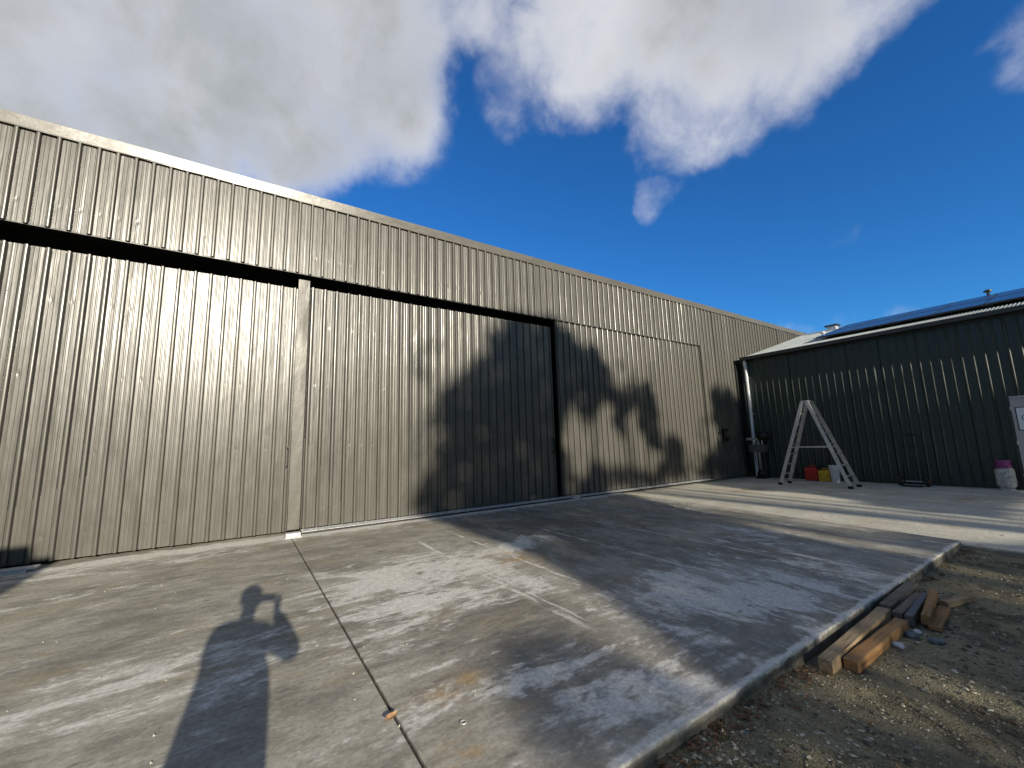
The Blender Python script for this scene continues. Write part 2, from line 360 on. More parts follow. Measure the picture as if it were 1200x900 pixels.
mat_rubber = simple('black_rubber', (0.015, 0.015, 0.015), 0.8, 0, 0.3, 12)
mat_alu = simple('worn_aluminium', (0.52, 0.51, 0.50), 0.45, 0.55, 0.22, 18, 0.0006)
mat_pipe = simple('pale_downpipe', (0.66, 0.68, 0.70), 0.5, 0.0, 0.10, 5)
mat_red = simple('red_fuel_plastic', (0.45, 0.02, 0.015), 0.45, 0, 0.2, 6)
mat_yellow = simple('yellow_fuel_plastic', (0.62, 0.36, 0.02), 0.45, 0, 0.2, 6)
mat_white = simple('white_plastic', (0.62, 0.62, 0.60), 0.5, 0, 0.12, 7)
mat_cyl = simple('scuffed_white_enamel', (0.40, 0.40, 0.38), 0.55, 0, 0.4, 14, 0.001)
mat_purple = simple('purple_enamel', (0.20, 0.035, 0.16), 0.5, 0, 0.25, 9)
mat_orange = simple('orange_hub', (0.35, 0.11, 0.05), 0.5, 0, 0.3, 9)
mat_doorpaint = simple('pale_door_paint', (0.36, 0.345, 0.36), 0.5, 0, 0.06, 3)
mat_sign = simple('white_sign_face', (0.66, 0.70, 0.76), 0.4, 0, 0.04, 3)
mat_ink = simple('dark_sign_ink', (0.012, 0.014, 0.03), 0.5, 0, 0.1, 3)
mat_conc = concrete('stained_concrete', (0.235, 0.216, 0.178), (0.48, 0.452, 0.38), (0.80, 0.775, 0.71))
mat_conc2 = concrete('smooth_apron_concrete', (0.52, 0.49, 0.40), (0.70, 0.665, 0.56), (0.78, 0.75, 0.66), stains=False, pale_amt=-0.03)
mat_edge = mat_conc
mat_gravel = gravel_mat()
mat_stone = simple('blue_grey_stone', (0.14, 0.155, 0.165), 0.8, 0, 0.35, 20, 0.004)
mat_quartz = simple('white_quartz', (0.62, 0.61, 0.60), 0.6, 0, 0.15, 20, 0.003)
mat_wood1 = wood('weathered_pale_timber', (0.27, 0.185, 0.10), (0.46, 0.345, 0.21), (0.19, 0.13, 0.08))
mat_wood2 = wood('orange_brown_timber', (0.26, 0.135, 0.05), (0.37, 0.21, 0.09), (0.17, 0.12, 0.08))
mat_wood3 = wood('grey_weathered_timber', (0.14, 0.115, 0.085), (0.24, 0.20, 0.15), (0.10, 0.085, 0.07))
mat_leaf_far = leaf_mat('gum_leaves', (0.045, 0.065, 0.025), (0.08, 0.10, 0.04))
mat_leaf_near = leaf_mat('shrub_leaves', (0.04, 0.07, 0.02), (0.07, 0.11, 0.035))
mat_bark = simple('pale_bark', (0.22, 0.18, 0.14), 0.9, 0, 0.4, 6, 0.01, (3, 3, 0.6))
mat_dead = leaf_mat('dry_leaves', (0.10, 0.048, 0.022), (0.22, 0.12, 0.055))
mat_soil = simple('dark_soil', (0.03, 0.025, 0.018), 0.95, 0, 0.4, 12, 0.01)


def panel_glass():
    m, t, b = M('solar_cells', (0.012, 0.014, 0.035), 0.2, 0, 0.28)
    co = t.n('ShaderNodeTexCoord').outputs['Object']
    br = t.n('ShaderNodeTexBrick', {'Vector': co, 'Scale': 1.0, 'Mortar Size': 0.004, 'Brick Width': 0.165, 'Row Height': 0.165, 'Color1': (0.012, 0.014, 0.035, 1), 'Color2': (0.014, 0.016, 0.040, 1), 'Mortar': (0.10, 0.10, 0.12, 1)}, offset=0.0)
    t.nt.links.new(br.outputs[0], b.inputs['Base Color'])
    return m
mat_pv = panel_glass()


# ------------------------------------------------------------------ ground and slabs
def axis(dense0, dense1, step, far):
    a = [-far, -120, -50, -20]
    x = dense0
    a = [v for v in a if v < dense0 - 2]
    while x <= dense1 + 1e-6: a.append(x); x += step
    return a + [v for v in (20, 50, 120, far) if v > dense1 + 2]
gx, gy = axis(0.0, 9.2, 0.06, 600), axis(-4.0, 1.9, 0.05, 600)
GZ = -0.115
gv = []
def gz(x, y):
    if not (-0.5 < x < 9.5 and -4.5 < y < 2): return GZ
    d = 0.020 * (mnoise.noise((x * 0.9, y * 0.9, 0)) + 0.5 * mnoise.noise((x * 3, y * 3, 4)) + 0.25 * mnoise.noise((x * 9, y * 9, 8)))
    bank = 0.045 * math.exp(-((y - 1.5) / 0.40) ** 2) / (1 + math.exp((x - 2.9) * 5)) + 0.02 * math.exp(-((y - 1.5) / 0.2) ** 2) / (1 + math.exp((5.7 - x) * 6))
    return GZ + d + bank
for y in gy:
    for x in gx: gv.append((x, y, gz(x, y)))
nx = len(gx)
gf = [(j * nx + i, j * nx + i + 1, (j + 1) * nx + i + 1, (j + 1) * nx + i) for j in range(len(gy) - 1) for i in range(nx - 1)]
gm = bpy.data.meshes.new('ground'); gm.from_pydata(gv, [], gf); gm.polygons.foreach_set('use_smooth', [True] * len(gm.polygons))
tag(link('ground', gm, mat_gravel), kind='structure')

def slab(poly, z1, mat, name='concrete_slab', z0=-0.3):
    o = MB().prism(poly, z0, z1).build(name, mat, bevel=0.008, seg=2)
    return tag(o, kind='structure')

def edge_line(x0, x1, y, n, amp):
    """slightly wandering slab edge"""
    return [(x0 + (x1 - x0) * i / n, y + amp * mnoise.noise((x0 * 3 + (x1 - x0) * i / n * 2.2, 5, 1)) + amp * 0.4 * mnoise.noise(((x1 - x0) * i / n * 9, 2, 1))) for i in range(n + 1)]
EY = 1.475
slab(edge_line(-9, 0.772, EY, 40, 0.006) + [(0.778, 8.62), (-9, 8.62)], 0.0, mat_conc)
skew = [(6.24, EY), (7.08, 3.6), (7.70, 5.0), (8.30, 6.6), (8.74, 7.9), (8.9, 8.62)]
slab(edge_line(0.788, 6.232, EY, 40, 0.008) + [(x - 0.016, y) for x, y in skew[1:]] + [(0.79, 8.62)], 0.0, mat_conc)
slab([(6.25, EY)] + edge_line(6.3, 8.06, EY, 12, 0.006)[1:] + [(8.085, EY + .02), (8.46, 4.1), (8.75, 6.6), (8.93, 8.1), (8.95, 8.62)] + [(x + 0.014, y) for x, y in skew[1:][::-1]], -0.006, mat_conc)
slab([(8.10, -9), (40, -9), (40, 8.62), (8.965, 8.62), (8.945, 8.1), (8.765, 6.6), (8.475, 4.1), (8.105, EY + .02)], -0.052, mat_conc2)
slab([(-9, 8.635), (27, 8.635), (27, 24), (-9, 24)], -0.02, mat_conc2, 'hangar_floor')
tag(MB().box(0.765, 0.80, 1.55, 8.6, -0.28, -0.022).build('joint_filler', mat_soil), kind='structure')
tag(MB().prism([(x - .02, y) for x, y in skew[:-1]] + [(x + .02, y) for x, y in skew[:-1][::-1]], -.28, -.045).build('joint_filler', mat_soil), kind='structure')
# crumbled mortar along the widest stretch of the skew joint, and grit on the slab
cr_ = MB()
for k in range(40):
    q = random.random(); a = Vector((7.62, 4.75)).lerp(Vector((8.25, 6.4)), q) + Vector((random.uniform(-.03, .03), 0))
    cr_.tube([(a.x, a.y, -0.03), (a.x + random.uniform(-.02, .02), a.y + .03, 0.004 + .012 * random.random())], [0.026, 0.008], 5)
for k in range(170):
    x, y = random.uniform(-1.8, 6), 1.7 + 6 * random.random() ** 1.5; q = random.uniform(.0025, .006)
    cr_.tube([(x, y, 0.0), (x + q * random.uniform(-1, 1), y + q, q)], [q * 1.2, q * .5], 5)
tag(cr_.build('concrete_grit', simple('pale_grit', (.5, .46, .38), .85, 0, .4, 30)), 'pale grit and crumbled mortar scattered on the concrete', 'grit', kind='stuff')

# ------------------------------------------------------------------ sheet profiles
def sheet_profile(pitch, ribs, h=0.036, wb=0.062, wt=0.040, groove=0.011):
    pts = []; x0 = 0.05 - wb / 2 - 0.010
    for k in range(ribs):
        c = k * pitch + 0.05
        if groove: pts += [(c - wb / 2 - .010, 0.0), (c - wb / 2 - .007, -groove), (c - wb / 2, -groove)]
        else: pts += [(c - wb / 2, 0.0)]
        pts += [(c - wt / 2, h - .005), (c - wt * .30, h - .001), (c - wt * .08, h), (c + wt * .08, h), (c + wt * .30, h - .001), (c + wt / 2, h - .005)]
        if groove: pts += [(c + wb / 2, -groove), (c + wb / 2 + .007, -groove), (c + wb / 2 + .010, 0.0)]
        else: pts += [(c + wb / 2, 0.0)]
        pan = pitch - wb; s = c + wb / 2
        for f in (0.34, 0.66):
            q = s + pan * f
            pts += [(q - 0.014, 0.0), (q - 0.004, 0.0022), (q + 0.004, 0.0022), (q + 0.014, 0.0)]
    return [(u - x0, d) for u, d in pts] + [(ribs * pitch + 0.002, 0.0)]

SHEETS = {}
def sheet_mesh(pitch, ribs, height, mat, rows=1):
    key = (pitch, ribs, round(height, 3), mat.name)
    if key not in SHEETS:
        pr = sheet_profile(pitch, ribs) if pitch == PITCH else sheet_profile(pitch, ribs, .026, .074, .024, 0); n = len(pr)
        v = [(u, -d, height * r / rows) for r in range(rows + 1) for u, d in pr]
        f = [(r * n + i, r * n + i + 1, (r + 1) * n + i + 1, (r + 1) * n + i) for r in range(rows) for i in range(n - 1)]
        me = bpy.data.meshes.new('cladding_sheet'); me.from_pydata(v, [], f); me.materials.append(mat); SHEETS[key] = me
    return SHEETS[key]

def sheet(parent, x, y, z0, z1, mat, pitch=PITCH, ribs=4, rotz=0.0):
    return link('cladding_sheet', sheet_mesh(pitch, ribs, z1 - z0, mat), None, parent, (x, y, z0),
                (random.uniform(-.0022, .0022), 0, rotz + random.uniform(-.006, .006)))

# ------------------------------------------------------------------ hangar
HY = 8.30                                   # face of the pans
X0 = 0.044 - 0.029                          # a rib starts here
SW = PITCH * 4
hangar = tag(empty('hangar', (0, HY, -0.02)), 'long grey steel-clad hangar with three sliding doors and folded roof capping', 'building')
def hp(o):                                  # parts keep their world place under the hangar's base
    o.parent = hangar; o.matrix_parent_inverse = Matrix.Translation((0, HY, -0.02)).inverted(); return o
for i in range(-11, 31):
    x = X0 + i * SW
    if i < -8 or i >= 16: hp(sheet(None, x, HY, -0.03, 6.235, mat_clad))
    else: hp(sheet(None, x, HY, 4.775 + random.uniform(-.004, .004), 6.235, mat_clad))
XL, XR = X0 - 11 * SW, X0 + 31 * SW
# folded capping in lengths that lap over each other
cuts = [XL - .05, -2.02, 4.2, 10.4, 16.6, 22.0, XR + .05]
for a, b in zip(cuts, cuts[1:]):
    d = 0.004 if cuts.index(a) % 2 else 0.0
    prof = [(-.040 - d, 6.205), (-.044 - d, 6.222), (-.064 - d, 6.385 + d), (-.03, 6.408 + d), (.40, 6.40 + d)]
    n = 14; v = []; f = []
    for k in range(n + 1):
        xx = a + (b + 0.03 - a) * k / n
        for (yy, zz) in prof: v.append((xx, HY + yy + random.uniform(-.0025, .0025), zz + random.uniform(-.002, .002)))
    for k in range(n):
        for j in range(len(prof) - 1): f.append((k * 5 + j, (k + 1) * 5 + j, (k + 1) * 5 + j + 1, k * 5 + j + 1))
    me = bpy.data.meshes.new('roof_capping'); me.from_pydata(v, [], f)
    o = link('roof_capping', me, mat_cap); hp(o)
    md = o.modifiers.new('thickness', 'SOLIDIFY'); md.thickness = 0.0015
hp(MB().add([(XL, HY + .1, 6.33), (XR, HY + .1, 6.33), (XR, 24, 7.6), (XL, 24, 7.6)], [(0, 1, 2, 3)]).build('roof', mat_roof))
hp(MB().box(XL + .1, XR - .1, 23.9, 24.05, -.03, 7.60).build('rear_wall', mat_void))
for xx in (XL, XR - .1): hp(MB().add([(xx, HY + .06, -.03), (xx, 23.96, -.03), (xx, 23.96, 7.5), (xx, HY + .06, 6.3), (xx + .1, HY + .06, -.03), (xx + .1, 23.96, -.03), (xx + .1, 23.96, 7.5), (xx + .1, HY + .06, 6.3)], [(0, 1, 2, 3), (4, 5, 6, 7), (0, 1, 5, 4), (1, 2, 6, 5), (2, 3, 7, 6), (3, 0, 4, 7)]).build('side_wall', mat_void))
hp(MB().box(XL + .1, XR - .1, HY + .30, HY + .38, 4.86, 5.06).build('door_head_rail', mat_void))
hp(MB().box(XL + .1, XR - .1, HY + .02, HY + .05, 4.86, 6.2).build('header_lining', mat_void))
hp(MB().box(13.86, XR - .1, HY + .02, HY + .05, -.03, 4.85).build('wall_lining', mat_void))
hp(MB().box(XL + .1, -6.2, HY + .02, HY + .05, -.03, 4.85).build('wall_lining', mat_void))
hp(MB().box(13.76, 13.83, HY - .034, HY + .10, -.03, 4.80).build('door_jamb', mat_clad, bevel=.003))
hp(MB().box(15.98, 16.17, HY - .055, HY - .030, -.04, 4.36).build('corner_flashing', mat_darkmetal, bevel=.003))
# drip edge under the header, a folded strip
hp(MB().box(XL + .1, 13.75, HY + .004, HY + .018, 4.76, 4.80).build('header_drip', mat_darkmetal))

def sliding_door(x0, x1, y, z1, label, left_flash, sheets_from, handle):
    d = tag(empty('sliding_door', (x0, y, 0.07 if left_flash or x0 > 5 else 0.035)), label, 'door', 'sliding hangar doors')
    n = int((x1 - sheets_from) / SW)
    w = 0
    xs = sheets_from
    while xs < x1 - 0.02:
        ribs = min(4, max(1, int(round((x1 - xs) / PITCH))))
        sheet(d, xs - x0, 0, random.uniform(0, .006), z1 - 0.07 + random.uniform(-.006, .006), mat_door, ribs=ribs)
        xs += ribs * PITCH
    xe = xs
    MB().box(0, xe - x0, .012, .05, 0.02, z1 - .10).build('backing_frame', mat_void, d)
    MB().box(xe - x0 - .004, xe - x0 + .022, -.034, .05, 0.0, z1 - .09).build('edge_channel', mat_flash, d, bevel=.003)
    if left_flash:
        v = []; f = []
        prof = [(0, .05), (0, -.040), (.10, -.043), (.188, -.040), (.200, -.004)]
        for k in range(13):
            zz = 0.005 + (z1 + .035) * k / 12
            for u, e in prof: v.append((u + random.uniform(-.0015, .0015), e + random.uniform(-.003, .003) * (0 < u < .19), zz))
        for k in range(12):
            for j in range(4): f.append((k * 5 + j, k * 5 + j + 1, (k + 1) * 5 + j + 1, (k + 1) * 5 + j))
        me = bpy.data.meshes.new('edge_flashing'); me.from_pydata(v, [], f); link('edge_flashing', me, mat_flash, d)
    else:
        MB().box(-.022, .004, -.034, .05, 0, z1 - .09).build('edge_channel', mat_flash, d, bevel=.003)
    if handle is not None:
        hx, hz = handle[0] - x0, handle[1] - .07
        hb = MB(); hb.tube([(hx, -.03, hz - .17), (hx, -.085, hz - .165), (hx, -.095, hz - .14), (hx, -.095, hz + .14), (hx, -.085, hz + .165), (hx, -.03, hz + .17)], 0.011, 8)
        hb.box(hx - .02, hx + .02, -.04, -.029, hz - .20, hz - .14); hb.box(hx - .02, hx + .02, -.04, -.029, hz + .14, hz + .20)
        hb.build('handle', mat_black, d, smooth=False)
    # tek screws along the girts
    sb = MB()
    for gzv in (0.41, 1.53, 2.65, 3.77):
        xs = sheets_from + .132
        while xs < x1 - .05:
            cx, cz = xs - x0 + random.uniform(-.006, .006), gzv + random.uniform(-.012, .012)
            sb.add([(cx + .006 * math.cos(a * PI / 3), -.001, cz + .006 * math.sin(a * PI / 3)) for a in range(6)] + [(cx + .005 * math.cos(a * PI / 3), -.006, cz + .005 * math.sin(a * PI / 3)) for a in range(6)],
                   [tuple(range(6, 12))] + [(a, (a + 1) % 6, 6 + (a + 1) % 6, 6 + a) for a in range(6)])
            xs += PITCH
    tag(sb.build('screws', mat_door, d), kind='stuff')
    return d
DY = HY + 0.055
sliding_door(-6.06, 0.735, HY + .17, 4.555, 'grey ribbed sliding door left of the tall plain edge strip, brightest with sun glare', False, -6.04, (0.70, 1.36))
sliding_door(0.742, 6.80, DY, 4.545, 'grey ribbed sliding door with wide plain edge strip, half covered by tree shadow', True, 0.955, (6.74, 1.36))
sliding_door(7.03, 13.74, DY, 4.90, 'grey ribbed sliding door beside the dark upright gap, under the thin header line', False, 7.05, None)

# floor track
tr = tag(empty('floor_track', (0.95, 8.2, 0)), 'pale galvanised guide track on concrete along the foot of the doors', 'track')
MB().add([(0, -.055, .047), (12.62, -.055, .040), (12.62, .11, .062), (0, .11, .068), (0, -.055, .041), (12.62, -.055, .034), (12.62, .11, .056), (0, .11, .062)],
         [(0, 1, 2, 3), (7, 6, 5, 4), (0, 4, 5, 1), (1, 5, 6, 2), (2, 6, 7, 3), (3, 7, 4, 0)]).build('top_plate', mat_galv, tr)
MB().box(0, 12.62, -.03, .10, .001, .036).build('black_gap_strip', mat_black, tr)  # coloured black to stand for the dark gap under the plate
def stop(x, y, label, w=.26):
    s = tag(empty('door_stop', (x, y, 0)), label, 'stop')
    MB().box(0, w, 0, .22, .001, .012).build('base_plate', mat_galv, s, bevel=.002)
    MB().box(.02, w - .02, .05, .20, .012, .072).build('stop_block', mat_galv, s, bevel=.006)
    MB().tube([(.05, .03, .012), (.05, .03, .022)], .012, 6).build('anchor_bolt', mat_galv, s)
    MB().tube([(w - .05, .03, .012), (w - .05, .03, .022)], .012, 6).build('anchor_bolt', mat_galv, s)
stop(0.68, 7.93, 'pale galvanised stop block on concrete below the plain door edge strip')
stop(7.12, 8.0, 'small galvanised stop block on concrete at the foot of the dark upright gap', .22)
pl = tag(empty('steel_plate', (-2.84, 8.02, 0)), 'loose galvanised steel offcuts lying in shadow at the door foot', 'plate')
MB().box(0, .62, 0, .26, .001, .028).build('offcut', mat_galv, pl, rot=(0, 0, .03), bevel=.003)
MB().box(.10, .70, .05, .22, .030, .055).build('offcut', mat_galv, pl, rot=(0, 0, -.02), bevel=.003)

# small meter box on the wall past the doors
mb = tag(empty('meter_box', (14.72, HY - .03, 1.30)), 'small grey box with pale label on the hangar wall beside the shed corner', 'box')
MB().box(-.13, .13, -.10, 0, 0, .46).build('case', mat_black, mb, bevel=.008)
MB().box(-.09, .09, -.112, -.10, .16, .36).build('cover', mat_flash, mb, bevel=.003)

# ------------------------------------------------------------------ dark shed
SXW = 16.20
shed = tag(empty('shed', (SXW, 1.5, -.06)), 'dark green steel shed with zinc roof at right angles to the hangar', 'building')
def sp_(o):
    o.parent = shed; o.matrix_parent_inverse = Matrix.Translation((SXW, 1.5, -.06)).inverted(); return o
k = 0; yy = 7.92 + .028 + SP
while yy > -7:
    sp_(sheet(None, SXW, yy, -.045, 4.40, mat_shed, pitch=SP, rotz=-PI / 2)); yy -= SP * 4
YE = yy
EAVE, SLOPE, RIDGE = (16.05, 4.42), 0.282, 22.4
def roofz(x): return EAVE[1] + SLOPE * (x - EAVE[0])
def roof_sheet_mesh(w=0.768, pitch=.0768, n=8, L=RIDGE - EAVE[0]):
    v = []; f = []; cols = int(round(w / pitch)) * n
    for i in range(cols + 1):
        yv = -w * i / cols; zz = .009 * math.cos(2 * PI * i / n)
        v += [(0, yv, zz), (L, yv, zz + SLOPE * L)]
    for i in range(cols): f.append((2 * i, 2 * i + 1, 2 * i + 3, 2 * i + 2))
    me = bpy.data.meshes.new('roof_sheet'); me.from_pydata(v, [], f); me.materials.append(mat_roof)
    me.polygons.foreach_set('use_smooth', [True] * len(me.polygons)); return me
rsm = roof_sheet_mesh()
yy = HY - .06
while yy > -7: sp_(link('roof_sheet', rsm, None, None, (EAVE[0], yy, EAVE[1] + random.uniform(0, .003)))); yy -= 0.766
sp_(MB().add([(RIDGE, HY - .06, roofz(RIDGE) - .01), (28.7, HY - .06, EAVE[1]), (28.7, -7, EAVE[1]), (RIDGE, -7, roofz(RIDGE) - .01)], [(0, 1, 2, 3)]).build('rear_roof', mat_roof))
sp_(MB().add([(RIDGE - .16, HY - .08, roofz(RIDGE - .16) + .012), (RIDGE, HY - .08, roofz(RIDGE) + .03), (RIDGE + .16, HY - .08, roofz(RIDGE - .16) + .012), (RIDGE - .16, -7, roofz(RIDGE - .16) + .012), (RIDGE, -7, roofz(RIDGE) + .03), (RIDGE + .16, -7, roofz(RIDGE - .16) + .012)], [(0, 1, 4, 3), (1, 2, 5, 4)]).build('ridge_cap', mat_roof))
sp_(MB().box(16.24, 16.28, -7, 8.2, -.05, 4.38).build('wall_lining', mat_void))
sp_(MB().box(28.5, 28.6, -7, HY - .1, -.05, 4.35).build('rear_wall', mat_shed))
sp_(MB().add([(16.25, -7, -.05), (28.5, -7, -.05), (28.5, -7, 4.4), (RIDGE, -7, 6.15), (16.25, -7, 4.4)], [(0, 1, 2, 3, 4)]).build('gable_wall', mat_shed))
# gutter with rolled lip
gp = [(15.97, 4.475), (15.955, 4.485), (15.945, 4.47), (15.95, 4.365), (16.10, 4.355), (16.165, 4.37), (16.165, 4.50)]
gv = [(x, y, z) for y in (8.06, -7.0) for x, z in gp]; n = len(gp)
g = bpy.data.meshes.new('gutter'); g.from_pydata(gv, [], [(i, i + 1, n + i + 1, n + i) for i in range(n - 1)] + [tuple(range(1, n))])
o = link('gutter', g, mat_darkmetal); md = o.modifiers.new('thickness', 'SOLIDIFY'); md.thickness = .002; sp_(o)
sp_(MB().box(16.17, 16.19, -7, 8.2, 4.30, 4.40).build('fascia', mat_darkmetal))
dp = MB().tube([(16.06, 7.93, 4.37), (16.06, 7.93, 4.25), (16.09, 7.93, 4.1), (16.09, 7.93, .06), (16.05, 7.90, -.04)], .055, 14).build('downpipe', mat_pipe, smooth=True); sp_(dp)
for zz in (.9, 2.3, 3.7):
    br = MB().lathe([(.058, -.02), (.058, .02)], 14, (16.09, 7.93, zz)).box(16.12, 16.2, 7.85, 8.01, zz - .012, zz + .012).build('pipe_bracket', mat_galv); br.parent = dp
sp_(MB().box(16.05, 16.20, 8.12, 8.22, -.05, .16).build('corner_foot', mat_darkmetal))
# side door
dr = MB().box(16.105, 16.145, .75, 1.645, -.04, 2.20).build('door', mat_doorpaint, bevel=.004); sp_(dr)
for (a, b_, c, d_) in ((1.65, 1.705, -.05, 2.26), (.69, .745, -.05, 2.26), (.75, 1.645, 2.205, 2.26)):
    o = MB().box(16.10, 16.20, a, b_, c, d_).build('door_frame', mat_doorpaint if a == .75 else mat_darkmetal, bevel=.003); sp_(o)
for zz in (.3, 1.1, 1.95):
    o = MB().tube([(16.098, 1.648, zz - .05), (16.098, 1.648, zz + .05)], .009, 8).build('hinge', mat_galv); o.parent = dr
o = MB().tube([(16.105, .83, 1.0), (16.05, .83, 1.0), (16.05, .95, 1.0)], .011, 8).build('handle', mat_alu); o.parent = dr

# sign on the door
sg = tag(empty('door_sign', (16.10, 1.585, 1.40)), 'white sign with dark border and lettering on the pale shed door', 'sign')
MB().box(0, .004, -.62, 0, 0, .58).build('border', mat_ink, sg)
MB().box(-.003, -.0002, -.60, -.02, .02, .56).build('face', mat_sign, sg)
def lettering(txt, size, loc, parent, mat):
    cu = bpy.data.curves.new('lettering', 'FONT'); cu.body = txt; cu.size = size; cu.extrude = .0008; cu.align_x = 'LEFT'
    tmp = bpy.data.objects.new('tmp', cu); COL.objects.link(tmp)
    me = bpy.data.meshes.new_from_object(tmp.evaluated_get(bpy.context.evaluated_depsgraph_get()))
    bpy.data.objects.remove(tmp); me.materials.clear()
    return link('lettering', me, mat, parent, loc, (PI / 2, 0, -PI / 2))
lettering('0', .17, (-.0042, -.075, .25), sg, mat_ink)
lettering('i', .15, (-.0042, -.125, .09), sg, mat_ink)

# solar panels and fittings on the roof
def solar(x0, x1, y0, y1):
    L = math.hypot(x1 - x0, SLOPE * (x1 - x0)); w = y1 - y0; h = .035
    s = empty('solar_panel', (x0, (y0 + y1) / 2, roofz(x0) + .12), (0, -math.atan(SLOPE), 0))
    fb_ = MB(); t_ = .018
    fb_.box(0, t_, -w / 2, w / 2, 0, h).box(L - t_, L, -w / 2, w / 2, 0, h).box(t_, L - t_, -w / 2, -w / 2 + t_, 0, h).box(t_, L - t_, w / 2 - t_, w / 2, 0, h)
    fb_.build('frame', mat_darkmetal, s)
    MB().box(t_, L - t_, -w / 2 + t_, w / 2 - t_, .022, h - .003).build('cells', mat_pv, s)
    return s
ROWS = ((17.62, 19.36), (19.42, 21.10))
for ri, (xa, xb) in enumerate(ROWS):
    y = 6.05
    kk = 0
    while y > -4:
        s = solar(xa, xb, y - 1.02, y)
        pos = ('lower', 'upper')[ri]
        if kk == 0: lab = 'blue-black solar panel at the hangar end of the %s row on the shed roof' % pos
        else: lab = '%s blue-black solar panel from the hangar end in the %s row on the shed roof' % (('second', 'third', 'fourth', 'fifth', 'sixth', 'seventh', 'eighth', 'ninth', 'tenth', 'eleventh')[kk - 1], pos)
        tag(s, lab, 'solar panel', 'solar panels on the shed roof'); y -= 1.04; kk += 1
for xr, rl in ((18.0, 'lower rail under the lower row of solar panels, close above the gutter'), (19.0, 'upper rail under the lower row of solar panels'), (19.8, 'lower rail under the upper row of solar panels'), (20.7, 'upper rail under the upper row of solar panels, close to the ridge')):
    o = tag(MB().box(-.02, .02, -10.3, .15, 0, .04).build('mounting_rail', mat_galv, None, (xr, 6.1, roofz(xr) + .068)), rl, 'rail', 'solar mounting rails')
vt = tag(empty('roof_vent', (21.95, 6.85, roofz(21.95))), 'small boxy vent with flat cap on the shed ridge by the hangar', 'vent')
MB().box(-.16, .16, -.16, .16, -.05, .16).build('throat', mat_galv, vt); MB().box(-.22, .22, -.24, .24, .16, .21).build('cap', mat_darkmetal, vt)
v2 = tag(empty('roof_vent', (19.2, 6.32, roofz(19.2))), 'pale capped pipe at the end of the solar panels', 'vent')
MB().tube([(0, 0, -.05), (0, 0, .14)], .05, 10).build('pipe', mat_pipe, v2); MB().lathe([(.09, .14), (.09, .17), (.02, .22)], 12).build('cap', mat_pipe, v2)
v3 = tag(empty('roof_vent', (22.3, 2.25, roofz(22.3))), 'tiny dark pipe vent poking above the shed ridge behind the solar panels', 'vent')
MB().tube([(0, 0, -.05), (0, 0, .2)], .04, 8).build('pipe', mat_darkmetal, v3); MB().lathe([(.11, .20), (.11, .25), (.03, .29)], 10).build('cap', mat_darkmetal, v3)

# ------------------------------------------------------------------ things by the shed
AZ = -0.051
# aluminium A-frame ladder: legs spread along y, rungs along x
ld = tag(empty('step_ladder', (14.3, 5.37, AZ)), 'open double-sided aluminium ladder with worn stiles standing on the concrete', 'ladder')
TOPZ = 2.50
for sgn, nm in ((1, 'front'), (-1, 'rear')):
    fy, ty = sgn * .88, sgn * .06
    def pt(f, side): return Vector((side * (.31 - .13 * f), fy + (ty - fy) * f, .03 + (TOPZ - .03) * f))
    for side in (-1, 1):
        a, b_ = pt(0, side), pt(1, side); t_ = (b_ - a).normalized()
        st = MB().beam(a, b_, .026, .085, up=(0, 1, 0)).beam(a + Vector((side * -.014, 0, 0)) , b_ + Vector((side * -.014, 0, 0)), .010, .10, up=(0, 1, 0)).build('stile', mat_alu, ld)
        MB().box(-.03, .03, -.055, .055, -.03, .045).build('foot', mat_rubber, st, tuple(a), )
    for i in range(1, 8):
        f = i / 8.2
        MB().beam(pt(f, -1), pt(f, 1), .075, .028, up=(0, 0, 1)).build('tread', mat_alu, ld)
MB().box(-.20, .20, -.10, .10, TOPZ - .01, TOPZ + .025).build('top_cap', mat_alu, ld, bevel=.006)
for side in (-1, 1):
    MB().beam((side * .245, -.52, 1.14), (side * .245, .52, 1.14), .016, .032).build('spreader', mat_alu, ld)

def jerrycan(name, loc, w, d, h, mat, label, rz=0):
    o = tag(empty(name, loc, (0, 0, rz)), label, 'fuel can')
    MB().box(-d / 2, d / 2, -w / 2, w / 2, 0, h * .84).build('body', mat, o, bevel=.028, seg=3)
    MB().tube([(0, -w * .28, h * .82), (0, -w * .24, h * .97), (0, w * .12, h * .97), (0, w * .18, h * .82)], .020, 8).build('handle', mat, o, smooth=True)
    sp = MB().lathe([(.040, h * .82), (.040, h * .90), (.030, h * .90), (.030, h * .96)], 12, (0, w * .34, 0)).build('spout', mat_black, o)
    MB().box(-d / 2 - .006, -d / 2, -w * .3, w * .3, h * .2, h * .62).build('side_panel', mat, o, bevel=.004)
    return o
jerrycan('fuel_can', (15.80, 6.05, AZ), .36, .22, .50, mat_red, 'red plastic fuel can on concrete against the dark shed')
jerrycan('fuel_can', (15.78, 5.70, AZ), .31, .20, .42, mat_yellow, 'yellow plastic fuel can between the red can and the white bucket', .1)
bk = tag(empty('bucket', (15.72, 5.40, AZ)), 'tall white plastic bucket beside the yellow fuel can', 'bucket')
MB().lathe([(.105, .0), (.140, .46), (.150, .46), (.150, .50), (.141, .50), (.141, .52), (.128, .52), (.095, .01), (.0, .01)], 24).build('body', mat_white, bk, smooth=False)
MB().tube([(0, -.15, .46), (-.10, -.13, .36), (-.155, 0, .30), (-.10, .13, .36), (0, .15, .46)], .004, 6).build('handle', mat_galv, bk)

